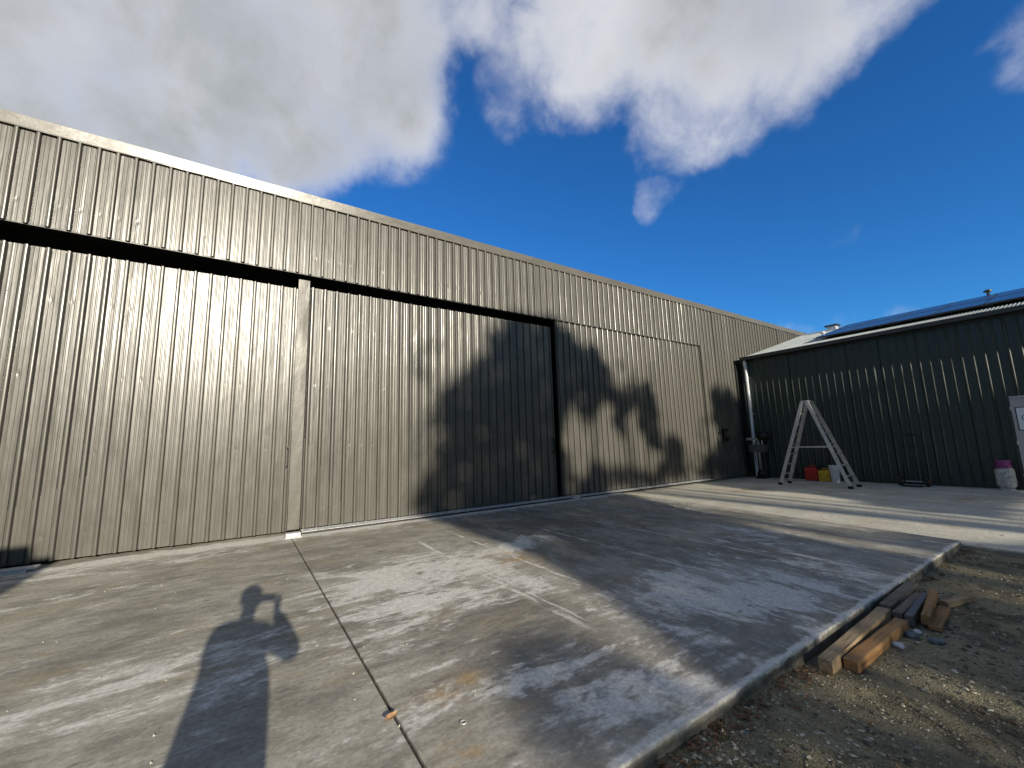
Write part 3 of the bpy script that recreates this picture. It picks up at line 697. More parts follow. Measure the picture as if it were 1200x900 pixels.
# upright machine at the corner
um = tag(empty('upright_machine', (15.80, 7.62, AZ)), 'dark upright workshop machine with grey plate standing beside the pale downpipe', 'machine')
MB().box(-.20, .20, -.16, .16, 0, .06).build('base', mat_black, um, bevel=.015)
MB().lathe([(.17, .06), (.15, .22), (.07, .30)], 16).build('foot_housing', mat_black, um, smooth=True)
MB().tube([(0, .02, .2), (0, .02, 1.55)], .038, 14).build('column', mat_alu, um, smooth=True)
MB().tube([(-.03, -.06, .3), (-.03, -.06, 1.1)], .018, 10).build('rack', mat_black, um)
tbl = MB().box(-.16, .16, -.22, .30, .94, 1.20).build('plate', simple('dull_grey_plate', (.10, .105, .105), .5, .2, .25, 7), um, bevel=.01)
MB().box(-.04, .04, .0, .42, 1.36, 1.45).build('arm', mat_alu, um, bevel=.006)
hd = MB().tube([(0, -.34, 1.48), (0, -.30, 1.50), (0, -.02, 1.50), (0, .02, 1.48)], [.10, .16, .16, .10], 18).build('motor_head', mat_black, um, smooth=True)
MB().tube([(0, -.36, 1.48), (0, -.46, 1.50)], [.05, .05], 10).build('knob', mat_black, um)
MB().tube([(-.06, -.14, 1.36), (-.06, -.14, 1.0)], .022, 10).build('spindle', mat_alu, um)
MB().tube([(-.03, .12, 1.3), (-.06, .16, .9), (-.02, .14, .4), (0, .1, .1)], .010, 6).build('cable', mat_black, um)

# sack truck
ht = tag(empty('hand_truck', (15.55, 3.58, AZ)), 'black hand truck with two rubber wheels leaning against the dark shed', 'hand truck')
def lean(z): return .10 + z * .30
for sy in (-1, 1):
    MB().tube([(lean(.12), sy * .19, .12), (lean(1.15), sy * .19, 1.15), (lean(1.36), sy * .17, 1.36), (lean(1.42), sy * .11, 1.42), (lean(1.43), 0, 1.43)], .014, 10).build('rail', mat_black, ht, smooth=True)
    wh = MB().tube([(.16, sy * .235, .13), (.16, sy * .315, .13)], .13, 24).build('wheel', mat_rubber, ht, bevel=.018)
    MB().tube([(.16, sy * .231, .13), (.16, sy * .319, .13)], .062, 16).build('hub', mat_orange, wh)
MB().tube([(.16, -.24, .13), (.16, .24, .13)], .013, 8).build('axle', mat_alu, ht)
for zz in (.35, .72, 1.08): MB().beam((lean(zz), -.19, zz), (lean(zz), .19, zz), .022, .022).build('cross_bar', mat_black, ht)
for yv in (-.06, .06): MB().beam((lean(.2), yv, .2), (lean(1.08), yv, 1.08), .014, .014).build('slat', mat_black, ht)
MB().box(-.14, .14, -.20, .20, .015, .025).build('toe_plate', mat_black, ht)

# gas bottle
gb = tag(empty('gas_cylinder', (15.92, 1.93, AZ)), 'scuffed white gas cylinder with purple collar beside the pale shed door', 'gas cylinder')
MB().lathe([(.125, 0), (.135, 0), (.135, .035), (.12, .05)], 28).build('foot_ring', mat_cyl, gb)
MB().lathe([(.05, .045), (.12, .055), (.160, .10), (.168, .16), (.168, .44), (.160, .50), (.12, .55), (.04, .57)], 32).build('body', mat_cyl, gb, smooth=True)
cb = bpy.data.meshes.new('collar'); v = []; f = []
for k in range(25):
    a = PI * .20 + k / 24 * PI * 1.72
    for zz in (.535, .60, .70, .735): v.append((.138 * math.cos(a), .138 * math.sin(a), zz))
for k in range(24):
    for j in range(3):
        if j == 1 and k in (4, 5, 6, 16, 17, 18): continue
        f.append((k * 4 + j, k * 4 + 4 + j, k * 4 + 5 + j, k * 4 + 1 + j))
cb.from_pydata(v, [], f); o = link('collar', cb, mat_purple, gb); md = o.modifiers.new('thickness', 'SOLIDIFY'); md.thickness = .006
MB().lathe([(.022, .56), (.022, .64), (.034, .64), (.034, .67), (.012, .68)], 12).build('valve', simple('brass', (.35, .24, .08), .4, .8), gb)

# ------------------------------------------------------------------ timber stacked against the slab edge
def timber(name, a, b, w, h, z, mat, label, roll=0.0, tilt=0.0, cat='timber'):
    a = Vector((*a, z)); b = Vector((*b, z + tilt)); L = (b - a).length; n = 9
    v = []; f = []
    sd = random.uniform(0, 50)
    for k in range(n + 1):
        xx = -L / 2 + L * k / n
        for (p, q) in ((-1, -1), (1, -1), (1, 1), (-1, 1)):
            v.append((xx + (.006 * mnoise.noise((p * 2.1, q * 3.3, sd)) if k in (0, n) else 0), p * w / 2 + .0035 * mnoise.noise((xx * 4, p, sd)), h / 2 + q * h / 2 + .0035 * mnoise.noise((xx * 4, q + 7, sd))))
    for k in range(n):
        for j in range(4): f.append((k * 4 + j, k * 4 + (j + 1) % 4, k * 4 + 4 + (j + 1) % 4, k * 4 + 4 + j))
    f += [(3, 2, 1, 0), tuple(n * 4 + j for j in range(4))]
    me = bpy.data.meshes.new(name); me.from_pydata(v, [], f)
    d = b - a
    o = link(name, me, mat, None, (a + b) / 2, (roll, -math.atan2(d.z, math.hypot(d.x, d.y)), math.atan2(d.y, d.x)))
    md = o.modifiers.new('bevel', 'BEVEL'); md.width = .004; md.segments = 2
    return tag(o, label, cat)
G = GZ + .004
timber('timber_post', (3.32, 1.345), (4.66, 1.385), .085, .082, G, mat_wood1, 'pale weathered timber post lying closest along the slab edge')
timber('timber_post', (3.47, 1.255), (4.53, 1.245), .085, .070, G, mat_wood2, 'orange-brown timber post lying alongside the pale weathered one on the gravel')
timber('timber_post', (4.70, 1.385), (5.58, 1.405), .085, .100, G, mat_wood3, 'grey weathered timber post end to end with the pale one against the slab')
timber('timber_post', (4.64, 1.300), (5.34, 1.318), .062, .075, G, mat_wood3, 'dark narrow timber offcut tucked between grey post and steel tube')
timber('steel_tube', (4.60, 1.218), (5.36, 1.275), .050, .085, G, simple('grey_blue_steel_tube', (.15, .14, .13), .6, .2, .2, 9), 'smooth bluish-grey square tube lying among the timber offcuts', cat='tube')
timber('timber_block', (4.66, 1.135), (5.46, 1.245), .055, .075, G + .028, mat_wood2, 'short orange timber offcut resting on top of the others', roll=.12)
timber('timber_block', (5.35, 1.16), (5.72, 1.05), .07, .045, G, mat_wood1, 'small brown plank lying crossways behind the offcuts')
timber('timber_block', (4.66, 1.085), (5.26, 1.14), .075, .030, G, mat_wood2, 'flat brown board under the short orange offcut')

# ------------------------------------------------------------------ stones, leaves
def rock(loc, r, mat, label, sq=(1, 1, .6)):
    bm = bmesh.new(); bmesh.ops.create_icosphere(bm, subdivisions=2, radius=r); sd = random.uniform(0, 99)
    for v in bm.verts:
        k = 1 + .32 * mnoise.noise(v.co * (1.1 / r) + Vector((sd, 0, 0))); v.co = Vector((v.co.x * sq[0], v.co.y * sq[1], v.co.z * sq[2])) * k
    me = bpy.data.meshes.new('rock'); bm.to_mesh(me); bm.free()
    return tag(link('rock', me, mat, None, loc, (0, 0, random.uniform(0, 6))), label, 'stone')
rock((4.12, 1.175, GZ + .012), .035, mat_quartz, 'white stone on the gravel beside the orange-brown post', (1.3, 1, .6))
rock((4.40, 1.165, GZ + .012), .042, mat_stone, 'blue-grey stone on the gravel past the end of the orange-brown post')
rock((4.52, 1.16, GZ + .008), .028, mat_quartz, 'small pale stone touching the blue-grey stone')
rock((4.42, 1.03, GZ + .010), .040, mat_stone, 'dark blue-grey stone lying apart from the timber offcuts', (1.4, 1, .6))
rock((2.30, 1.33, GZ + .012), .034, mat_stone, 'blue-grey stone among dry leaves close to the slab edge', (1.4, 1, .7))
rock((2.52, 1.34, GZ + .010), .026, mat_stone, 'smaller grey stone among dry leaves close to the slab edge')

# loose gravel: one mass of small angular stones
gs = MB(); OCT = [(1, 0, 0), (0, 1, 0), (-1, 0, 0), (0, -1, 0), (0, 0, 1), (0, 0, -1)]
OF = [(0, 1, 4), (1, 2, 4), (2, 3, 4), (3, 0, 4), (1, 0, 5), (2, 1, 5), (3, 2, 5), (0, 3, 5)]
gcol = []
def near_timber(x, y): return (3.2 < x < 5.8 and y > 1.18)
cnt = 0
while cnt < 42000:
    d = 1.0 + 8.0 * random.random() ** 1.7; a = random.uniform(-.95, .72)
    x, y = d * math.cos(a), 0.15 + d * math.sin(a)
    if y > 1.455 or x > 8.05 or x < .6 or y < -4: continue
    dens = .45 + .9 * max(0, mnoise.noise((x * 1.1, y * 1.1, 3)) + .35)
    if random.random() > dens: continue
    r = random.choice((.003, .003, .0035, .004, .005, .006, .008, .011)) * random.uniform(.8, 1.25) * (1.0 + .05 * d)
    if random.random() < .006: r *= 2.2
    th = random.uniform(0, PI); c_, s_ = math.cos(th), math.sin(th); ax, ay, az = random.uniform(.8, 1.7), random.uniform(.7, 1.1), random.uniform(.4, .75)
    z = gz(x, y) + r * .25
    pts = []
    for (p, q, w) in OCT:
        p, q, w = p * ax * random.uniform(.7, 1.3), q * ay * random.uniform(.7, 1.3), w * az * random.uniform(.7, 1.3)
        pts.append((x + r * (p * c_ - q * s_), y + r * (p * s_ + q * c_), z + r * w))
    gs.add(pts, OF); cnt += 1
sm, st_, sb_ = M('gravel_stone', (.1, .1, .08), .85, 0, .35)
spn = st_.n('ShaderNodeNewGeometry').outputs['Random Per Island']
rp = st_.n('ShaderNodeValToRGB', {0: spn}); cr = rp.color_ramp
cr.elements[0].color = (.05, .048, .04, 1); cr.elements[1].color = (.46, .43, .36, 1)
for pos, cc in ((.3, (.14, .125, .09, 1)), (.6, (.26, .235, .165, 1)), (.85, (.42, .39, .30, 1))):
    e = cr.elements.new(pos); e.color = cc
st_.nt.links.new(rp.outputs[0], sb_.inputs['Base Color'])
tag(gs.build('gravel_stones', sm), 'loose dark gravel stones scattered over the ground beside the slab', 'gravel', kind='stuff')

def leaf_pts(c, L, w, th, curl, roll):
    """a curled leaf of six faces"""
    R_ = Matrix.Rotation(th, 3, 'Z') @ Matrix.Rotation(roll, 3, 'X')
    P_ = [(-.5, 0, 0), (-.18, .5, .0), (-.18, -.5, .0), (.2, .42, 0), (.2, -.42, 0), (.5, 0, 0), (-.18, 0, -.12), (.2, 0, -.12)]
    out_ = [Vector(c) + R_ @ Vector((x * L, y * w, (z * w + curl * L * (x * x) * 1.6 + abs(y) * w * .35))) for x, y, z in P_]
    return out_, [(0, 6, 1), (0, 2, 6), (1, 6, 7, 3), (6, 2, 4, 7), (3, 7, 5), (7, 4, 5)]
lb = MB()
for k in range(420):
    s = random.random()
    if s < .5: x, y = random.uniform(1.7, 3.3), 1.455 - abs(random.gauss(0, .075))
    elif s < .85: x, y = random.uniform(5.6, 8.0), 1.45 - abs(random.gauss(0, .09))
    else: x, y = random.uniform(1.8, 7.5), random.uniform(-.6, 1.2)
    L = random.uniform(.02, .055)
    lb.add(*leaf_pts((x, y, gz(x, y) + .010), L, L * random.uniform(.3, .5), random.uniform(0, 6.3), random.uniform(0, .35), random.uniform(-.5, .5)))
tag(lb.build('leaf_litter', mat_dead), 'dry brown leaves gathered on the gravel along the slab edge', 'leaves', kind='stuff')
def leaf(loc, L, th, label, curl=.3):
    b_ = MB().add(*leaf_pts((0, 0, 0), L, L * .42, 0, curl, .3))
    o = b_.build('fallen_leaf', simple('tan_leaf', (.34, .19, .09), .7, 0, .35, 30), None, loc, (0, 0, th))
    o.modifiers.new('thickness', 'SOLIDIFY').thickness = .0008
    tag(o, label, 'leaf')
leaf((0.755, 2.42, .009), .085, .35, 'curled tan leaf lying on concrete across the straight joint', .35)
leaf((2.62, 0.80, GZ + .016), .09, .9, 'single brown leaf lying alone on the open gravel')
leaf((2.17, 1.34, GZ + .022), .10, .2, 'long brown curled leaf on soil by the slab corner')
rg = MB(); 
tor = [(.0165 * math.cos(a * PI / 10), .0165 * math.sin(a * PI / 10), .003) for a in range(21)]
rg.tube(tor, .0022, 6, cap=False)
tag(rg.build('metal_ring', mat_galv, None, (1.06, 2.16, 0.0)), 'small pale ring lying on the stained concrete', 'ring')

# ------------------------------------------------------------------ trees behind the photographer (they shade the yard)
# outlines as the sun sees them: across (m) and up (m), measured at y = 0 along the sun's rays
CROWN_FAR = [
 [(2.46, 2.40), (2.46, 2.97), (2.59, 3.36), (2.82, 3.57), (3.12, 3.88), (3.0, 4.39), (2.96, 4.95), (3.29, 5.35), (3.82, 5.73), (4.15, 6.18), (4.5, 6.65), (5.02, 6.98), (6.44, 7.24), (7.13, 6.81), (7.87, 6.49), (8.5, 5.98), (8.74, 5.4), (9.07, 5.29), (9.66, 5.69), (10.18, 5.64), (10.38, 5.18), (10.5, 4.44), (10.68, 3.81), (10.5, 3.39), (9.94, 3.54), (9.78, 3.91), (9.5, 4.28), (9.51, 4.67), (9.21, 4.8), (8.95, 4.53), (8.94, 4.0), (8.62, 4.16), (8.58, 4.91), (8.2, 5.05), (7.79, 4.62), (7.4, 4.31), (6.99, 4.7), (6.5, 4.79), (6.41, 4.17), (6.61, 3.65), (6.72, 3.05), (7.14, 2.89), (7.58, 3.29), (8.52, 3.15), (9.13, 2.97), (9.97, 2.81), (10.54, 3.07), (11.0, 3.89), (11.54, 3.82), (11.76, 3.42), (11.65, 2.55), (9.06, 2.5), (7.5, 2.42), (6.3, 2.37)],
 [(12.26, 2.5), (12.5, 2.88), (13.3, 3.37), (13.81, 3.74), (13.6, 4.45), (13.48, 5.29), (13.81, 5.62), (14.81, 5.73), (15.47, 5.5), (15.85, 4.3), (16.1, 3.0), (16.1, 2.2)]]
SPARSE_FAR = [[(1.0, 6.4), (2.4, 6.6), (2.8, 5.0), (2.4, 4.3), (1.2, 4.6)], [(1.75, 5.9), (2.7, 6.3), (3.3, 5.7), (2.9, 5.2), (2.2, 4.9), (1.7, 5.3)], [(2.0, 4.6), (2.9, 4.6), (2.9, 3.6), (2.2, 3.5)], [(2.0, 3.2), (2.5, 3.4), (2.5, 2.4), (2.0, 2.5)], [(8.6, 6.3), (9.4, 6.1), (10.4, 6.2), (10.9, 5.0), (11.0, 4.2), (10.4, 5.7), (9.3, 5.6)], [(11.9, 3.4), (13.4, 4.9), (13.3, 3.5), (12.2, 2.7)]]
HOLES_FAR = [[(4.91, 3.98), (5.37, 3.97), (5.4, 3.34), (4.94, 3.3)]]
CROWN_NEAR = [
 [(2.51, 2.46), (2.78, 2.18), (2.87, 1.76), (2.9, 1.46), (2.91, 1.26), (2.83, 1.04), (2.8, 0.91), (2.7, 0.8), (2.6, 0.69), (2.47, 0.59), (2.31, 0.47), (2.27, 0.43), (2.83, 0.40), (3.56, 0.40), (6.2, 0.44), (6.27, 0.51), (6.27, 0.62), (6.48, 0.78), (6.8, 1.04), (7.09, 1.31), (7.47, 1.59), (8.0, 2.07), (8.6, 2.31), (6.01, 2.42)],
 [(1.49, 0.81), (1.86, 0.79), (2.09, 0.72), (2.12, 0.61), (2.13, 0.5), (2.27, 0.43), (1.58, 0.40), (1.42, 0.40), (1.15, 0.48), (1.15, 0.57), (1.21, 0.69)],
 [(16.2, 2.45), (12.3, 2.36), (11.6, 1.66), (11.9, 1.28), (11.0, 0.93), (10.6, 0.62), (10.8, 0.47), (10.6, 0.33), (16.3, 0.40), (16.3, 1.5)],
 [(8.89, 1.30), (8.62, 0.90), (8.40, 0.95), (8.50, 1.17)],
 [(8.06, 0.66), (8.11, 0.40), (8.56, 0.24), (9.5, 0.12), (10.2, 0.0), (7.84, 0.0), (7.78, 0.42), (7.15, 0.44), (7.3, 0.57)],
 [(6.2, 0.40), (6.5, 0.36), (8.1, 0.36), (8.1, -1.2), (1.6, -1.2), (1.35, 0.0), (1.4, 0.40), (2.3, .42)]]
OPEN_NEAR = [[(8.65, 2.5), (11.2, 2.0), (12.0, 1.5), (11.4, 1.0), (10.6, 0.89), (10.4, 0.57), (10.7, 0.40), (10.6, 0.22), (9.2, 0.20), (8.9, 0.40), (8.9, .62), (8.38, 0.88), (7.57, 0.66), (7.1, 0.56), (7.05, 0.40), (6.35, 0.40), (6.35, 0.62), (6.6, 0.80), (6.95, 1.07), (7.3, 1.36), (7.9, 1.85), (8.3, 2.2)]]
HOLES_NEAR = [[(3.2, .25), (3.2, .41), (4.5, .42), (4.4, .28)], [(6.5, 0.34), (6.95, 0.30), (6.9, 0.0), (5.9, 0.0), (5.8, 0.22)], [(2.9, 0.30), (3.5, 0.24), (4.1, 0.05), (3.5, -.02), (3.1, 0.12), (2.7, 0.26)], [(6.3, .56), (6.6, .66), (7.05, .50), (7.05, .36), (6.3, .36)], [(1.9, .25), (2.5, .2), (2.3, .05), (1.8, .1)]]
def inside_poly(p, poly):
    x, y = p; c = False; j = len(poly) - 1
    for i in range(len(poly)):
        xi, yi = poly[i]; xj, yj = poly[j]
        if (yi > y) != (yj > y) and x < (xj - xi) * (y - yi) / (yj - yi) + xi: c = not c
        j = i
    return c
def to_world(u, v, y): return Vector((u + SX * y, y, v - SZ * y))

def grow(polys, holes, hole_keep, y0, depth, per_m2, size, jit, splits, mat, name, cat, labels, group, vlow, thin=None, sparse=None, open_=(), rag=0.0):
    us = [p[0] for q in polys for p in q]; vs = [p[1] for q in polys for p in q]
    u0, u1, v0, v1 = min(us) - .1, max(us) + .1, min(vs) - .1, max(vs) + .1
    n = int((u1 - u0) * (v1 - v0) * per_m2)
    bins = [[] for _ in range(len(splits) + 1)]
    for _ in range(n):
        u, v = random.uniform(u0, u1), random.uniform(v0, v1)
        sg = jit if random.random() < .75 else jit * 2.6
        ju, jv = u + random.gauss(0, sg), v + random.gauss(0, sg * .6)
        if rag:      # clumpy, ragged outline
            ju += rag * (mnoise.noise((u * 1.9, v * 1.9, 3)) + .6 * mnoise.noise((u * 4.7, v * 4.7, 6))); jv += rag * (mnoise.noise((u * 1.9, v * 1.9, 13)) + .6 * mnoise.noise((u * 4.7, v * 4.7, 16)))
            if mnoise.noise((u * 3.1, v * 3.1, 21)) > .42 and random.random() < .6: continue
        if not any(inside_poly((ju, jv), q) for q in polys):
            if not (sparse and random.random() < .17 and mnoise.noise((u * 2.3, v * 2.3, 9)) > -.05 and any(inside_poly((ju, jv), q) for q in sparse)): continue
        if any(inside_poly((ju, jv), q) for q in holes) and random.random() > hole_keep: continue
        if any(inside_poly((u, v), q) for q in open_): continue
        if thin and inside_poly((ju, jv), polys[thin[0]]) and random.random() > thin[1]: continue
        bins[sum(u > s for s in splits)].append((u, v))
    for bi, pts in enumerate(bins):
        if len(pts) < 30: continue
        yb = y0 + random.uniform(-.6, .6)
        mu = sum(p[0] for p in pts) / len(pts); mv = sum(p[1] for p in pts) / len(pts)
        base = to_world(mu, 0, yb); base.z = GZ
        tr_ = tag(empty(name, base), labels[bi], cat, group)
        b_ = MB()
        for u, v in pts:
            y = yb + random.uniform(-depth, depth)
            c = to_world(u, v, y) - base
            L = size * random.uniform(.7, 1.3)
            q, fs = leaf_pts((0, 0, 0), L, L * .5, 0, .1, 0)
            R_ = (Matrix.Rotation(random.uniform(0, 6.3), 3, 'Z') @ Matrix.Rotation(random.uniform(-1.2, 1.2), 3, 'Y') @ Matrix.Rotation(random.uniform(-1.6, 1.6), 3, 'X'))
            b_.add([c + R_ @ p for p in q], fs)
        b_.build('crown', mat, tr_)
        zt = mv - SZ * yb - GZ; r0 = .030 * zt
        fork = Vector((0, 0, zt * .55))
        MB().tube([(0, 0, -.1), (.06, 0, zt * .2), (-.04, .05, zt * .4), tuple(fork)], [r0, r0 * .8, r0 * .7, r0 * .62], 12).build('trunk', mat_bark, tr_, smooth=True)
        for k in range(9):
            u, v = random.choice(pts)
            if any(inside_poly((u + (mu - u) * q, v + (mv - 2 - v) * q), o_) for q in (0, .15, .3, .45, .6, .75) for o_ in open_): continue
            e = to_world(u, v, yb + random.uniform(-depth, depth) * .6) - base
            mid = fork.lerp(e, .5) + Vector((0, 0, -.12 * (e - fork).length * .3))
            MB().tube([fork - Vector((0, 0, .1)), mid, e], [r0 * .42, r0 * .24, r0 * .07], 7).build('limb', mat_bark, tr_, smooth=True)
grow(CROWN_FAR, HOLES_FAR, .45, -36, 2.2, 460, .22, .045, [5.4, 8.6, 12.0], mat_leaf_far, 'gum_tree', 'tree',
     ['tall gum tree whose crown shades the left part of the middle door', 'tall gum tree whose crown shades the dark upright gap between doors', 'tall gum tree with ragged crown shading the door near the shed', 'tall gum tree shading the hangar wall beside the shed'], 'tall trees across the yard', 2, sparse=SPARSE_FAR, rag=.30)
grow(CROWN_NEAR, HOLES_NEAR, .12, -18, .9, 1300, .11, .018, [3.2, 6.0, 9.2, 12.5], mat_leaf_near, 'small_tree', 'tree',
     ['small leafy tree whose shade falls beside the photographer', 'small leafy tree shading the stained slab', 'small leafy tree shading the slab edge and timber', 'small leafy tree shading the apron before the ladder', 'small leafy tree shading the foot of the dark shed'], 'small trees behind the photographer', 0, thin=(1, .8), open_=OPEN_NEAR)

# unseen belt of bush, added to block low skylight from behind and the sides
tb = MB()
for k in range(11000):
    if k < 5000: x = random.uniform(-75, 75); y = -46 - random.uniform(0, 9); top = 7.2
    elif k < 8500: x = -26 - random.uniform(0, 10); y = random.uniform(-46, 2); top = 12.5
    else: x = 30 + random.uniform(0, 10); y = random.uniform(-46, -14); top = 11.5
    top += 1.6 * mnoise.noise((x * .11, y * .11, 2)) + .8 * mnoise.noise((x * .5, y * .3, 5))
    z = GZ + top * random.random() ** .7
    L = random.uniform(.7, 1.5); q, fs = leaf_pts((0, 0, 0), L, L * .6, 0, .15, 0)
    R_ = Matrix.Rotation(random.uniform(0, 6.3), 3, 'Z') @ Matrix.Rotation(random.uniform(-1.4, 1.4), 3, 'Y')
    tb.add([Vector((x, y, max(z, .3))) + R_ @ p for p in q], fs)
tag(tb.build('skylight_screen_bush', mat_leaf_far), 'unseen dark bush added round the yard to hold back skylight', 'bush', kind='stuff')

# ------------------------------------------------------------------ unseen caster added for the shadow at the door foot, built as a cabin
cbn = tag(empty('shadow_caster_cabin', (-5.2, -3.0, GZ)), 'unseen cream cabin shape added behind the photographer to cast the door-foot shadow', 'cabin')
mat_cream = simple('cream_panel', (.5, .46, .38), .6, 0, .1, 3)
CH = 2.57 + SZ * 1.6 - GZ
MB().box(-2.6, 2.38, -1.4, 1.4, .12, CH).build('wall', mat_cream, cbn, bevel=.02)
MB().box(-2.7, 2.16, -1.45, 1.42, CH, CH + .17).build('roof', mat_roof, cbn, bevel=.01)
MB().box(-.2, .7, 1.4, 1.43, .14, 2.2).build('door', mat_doorpaint, cbn); MB().box(-2.0, -.8, 1.4, 1.43, 1.1, 2.1).build('window', mat_pv, cbn)
MB().box(-2.5, 2.3, -1.2, -1.0, 0, .12).build('skid', mat_darkmetal, cbn); MB().box(-2.5, 2.3, 1.0, 1.2, 0, .12).build('skid', mat_darkmetal, cbn)

# ------------------------------------------------------------------ the person taking the photograph (stands behind the lens; casts the shadow)
F = Vector((.5527, .8334, 0)); Rr = Vector((.8334, -.5527, 0)); U3 = Vector((0, 0, 1))
PB = Vector((-.235, -.33, GZ))
def bp(f, r, z): return PB + F * f + Rr * r + U3 * (z - 0.0)
def wp(f, r, z): return F * f + Rr * r + U3 * z              # relative to the lens axis on the ground (z is world height)
def skin(name, verts, edges, rads, mat, parent, sub=2, root=0):
    me = bpy.data.meshes.new(name); me.from_pydata([tuple(Vector(v) - PB) for v in verts], edges, []); me.materials.append(mat)
    o = link(name, me, None, parent)
    md = o.modifiers.new('skin', 'SKIN'); md.use_smooth_shade = True
    for i, r in enumerate(rads): 
        sv = me.skin_vertices[0].data[i]; sv.radius = r if isinstance(r, tuple) else (r, r); sv.use_root = (i == root)
    s = o.modifiers.new('sub', 'SUBSURF'); s.levels = sub; s.render_levels = sub
    return o
pers = tag(empty('person', PB), 'person in dark jacket standing on the gravel holding a phone at eye height', 'person')
mat_skin = simple('skin', (.45, .28, .2), .5, 0, .06, 9); mat_jacket = simple('dark_jacket', (.03, .035, .05), .8, 0, .2, 14, .002); mat_jean = simple('jeans', (.04, .05, .09), .85, 0, .2, 20, .002); mat_hair = simple('dark_hair', (.02, .015, .01), .6, 0, .3, 30, .003)
V = []; E_ = []; Rd = []
def vtx(p, r, link_to=None):
    V.append(p); Rd.append(r); i = len(V) - 1
    if link_to is not None: E_.append((link_to, i))
    return i
pel = vtx(bp(0, 0, .95), .12); ab = vtx(bp(.01, 0, 1.13), .125, pel); ch = vtx(bp(.0, 0, 1.33), (.16, .11), ab); nk0 = vtx(bp(-.01, 0, 1.48), .075, ch)
nk = vtx(bp(.015, 0, 1.56), .054, nk0); h1 = vtx(bp(.045, 0, 1.635), (.075, .085), nk); h2 = vtx(bp(.05, 0, 1.70), (.078, .098), h1); h3 = vtx(bp(.04, 0, 1.765), (.06, .075), h2)
for sd in (-1, 1):
    hip = vtx(bp(0, sd * .09, .90), .10, pel); kn = vtx(bp(.02, sd * .11, .50), .065, hip); an = vtx(bp(-.01, sd * .12, .09), .045, kn); toe = vtx(bp(.16, sd * .15, .035), .04, an)
    sh = vtx(bp(-.01, sd * .17, 1.44), .070, ch)
    if sd > 0: el = vtx(bp(.19, .30, 1.25), .048, sh); wr = vtx(wp(-.075, .065, 1.37), .030, el); pm = vtx(wp(-.035, .060, 1.425), .030, wr); fx = .058
    else: el = vtx(bp(.18, -.24, 1.22), .048, sh); wr = vtx(wp(-.075, -.165, 1.37), .030, el); pm = vtx(wp(-.035, -.150, 1.425), .030, wr); fx = -.138
    s_ = 1 if sd > 0 else -1
    for j, (dz, ln) in enumerate(((.030, .9), (.012, 1.0), (-.006, .95), (-.022, .8))):     # four fingers curl round the back of the phone
        a = vtx(wp(-.020, fx + s_ * .016, 1.432 + dz), .0095, pm); b2 = vtx(wp(-.0035, fx + s_ * .006, 1.434 + dz), .0085, a); vtx(wp(.0, fx - s_ * .026 * ln, 1.436 + dz), .0075, b2)
    a = vtx(wp(-.045, fx - s_ * .008, 1.405), .010, pm); vtx(wp(-.036, fx - s_ * .034, 1.412), .0085, a)
skin('body', V, E_, Rd, mat_skin, pers)
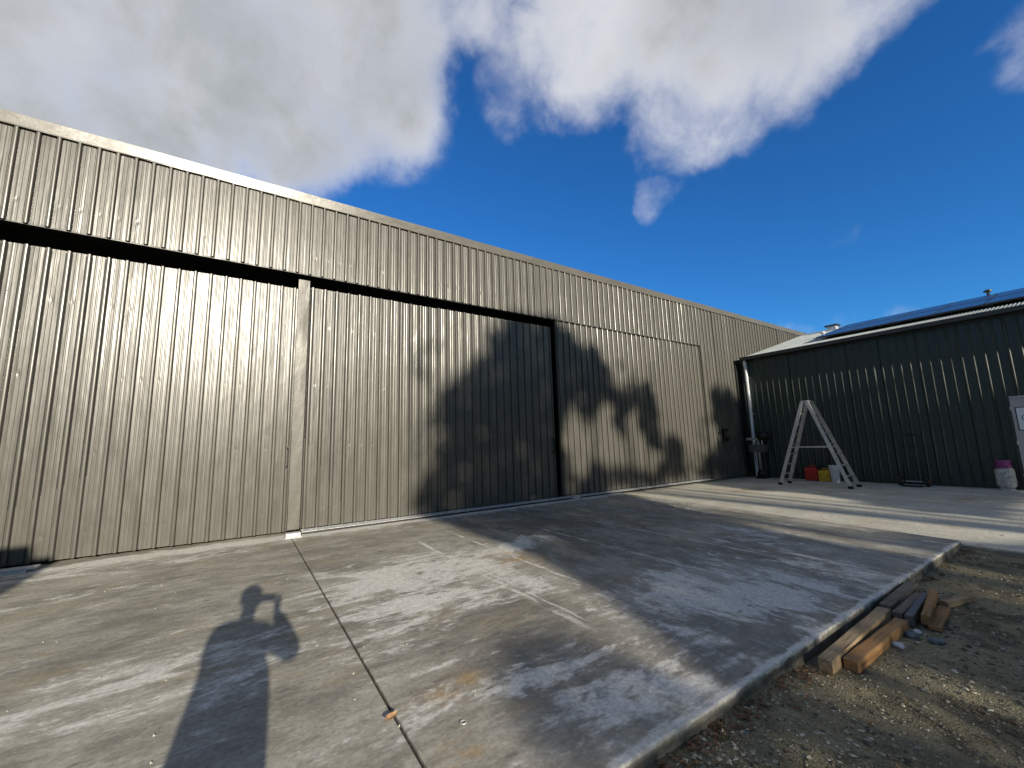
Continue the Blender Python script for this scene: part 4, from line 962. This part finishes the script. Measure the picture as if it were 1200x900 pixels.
# jacket, trousers, hair, face
jv = []; je = []; jr = []
def jx(p, r, l=None):
    jv.append(p); jr.append(r)
    if l is not None: je.append((l, len(jv) - 1))
    return len(jv) - 1
a0 = jx(bp(0, 0, .50), .22); a1 = jx(bp(.0, 0, .95), .232, a0); a2 = jx(bp(0, 0, 1.2), .222, a1); a3 = jx(bp(0, 0, 1.37), .19, a2); a4 = jx(bp(-.01, 0, 1.50), .085, a3)
for sd in (-1, 1):
    s1 = jx(bp(-.01, sd * .185, 1.43), .085, a3)
    if sd > 0: e1 = jx(bp(.19, .30, 1.25), .075, s1); jx(wp(-.085, .072, 1.355), .046, e1)
    else: e1 = jx(bp(.18, -.24, 1.22), .066, s1); jx(wp(-.085, -.17, 1.355), .046, e1)
skin('jacket', jv, je, jr, mat_jacket, pers, root=1)
tv = [bp(0, 0, .93)]; te = []; trd = [.14]
for sd in (-1, 1):
    i = len(tv); tv += [bp(0, sd * .085, .80), bp(.02, sd * .10, .50), bp(-.01, sd * .125, .10)]; trd += [.10, .08, .07]; te += [(0, i), (i, i + 1), (i + 1, i + 2)]
skin('trousers', tv, te, trd, mat_jean, pers)
MB().lathe([(.001, -.10)] + [(.096 * math.cos(a * PI / 16), .108 * math.sin(a * PI / 16)) for a in range(-6, 8)] + [(.001, .108)], 20).build('hair', mat_hair, pers, bp(.012, 0, 1.715) - PB, smooth=True)
for sd in (-1, 1):
    MB().lathe([(.001, -.011), (.008, -.008), (.011, 0), (.008, .008), (.001, .011)], 12).build('eye', mat_white, pers, bp(.128, sd * .032, 1.685) - PB, smooth=True)
    MB().lathe([(.001, -.03), (.010, -.018), (.012, .01), (.006, .03), (.001, .032)], 10).build('ear', mat_skin, pers, bp(.04, sd * .083, 1.675) - PB, smooth=True)
    skin('shoe', [bp(-.06, sd * .12, .045), bp(.06, sd * .135, .045), bp(.19, sd * .155, .038)], [(0, 1), (1, 2)], [.05, .055, .042], mat_black, pers, 2)
skin('nose', [bp(.125, 0, 1.70), bp(.148, 0, 1.655), bp(.135, 0, 1.645)], [(0, 1), (1, 2)], [.010, .014, .010], mat_skin, pers, 2)
skin('mouth', [bp(.122, -.022, 1.61), bp(.130, 0, 1.612), bp(.122, .022, 1.61)], [(0, 1), (1, 2)], [.005, .008, .005], simple('lips', (.35, .14, .11), .5), pers, 2, 1)
ph = tag(empty('phone', wp(-.022, -.040, 1.45)), 'dark smartphone held level in both hands of the photographer', 'phone')
ph.rotation_euler = (0, 0, math.atan2(Rr.y, Rr.x))
MB().box(-.078, .078, -.004, .004, -.037, .037).build('case', mat_black, ph, bevel=.003)
MB().box(-.072, .072, -.0046, -.0041, -.033, .033).build('screen', simple('phone_glass', (.01, .01, .012), .1), ph)
MB().tube([(.040, .004, 0), (.040, .007, 0)], .009, 14).build('lens', mat_black, ph)
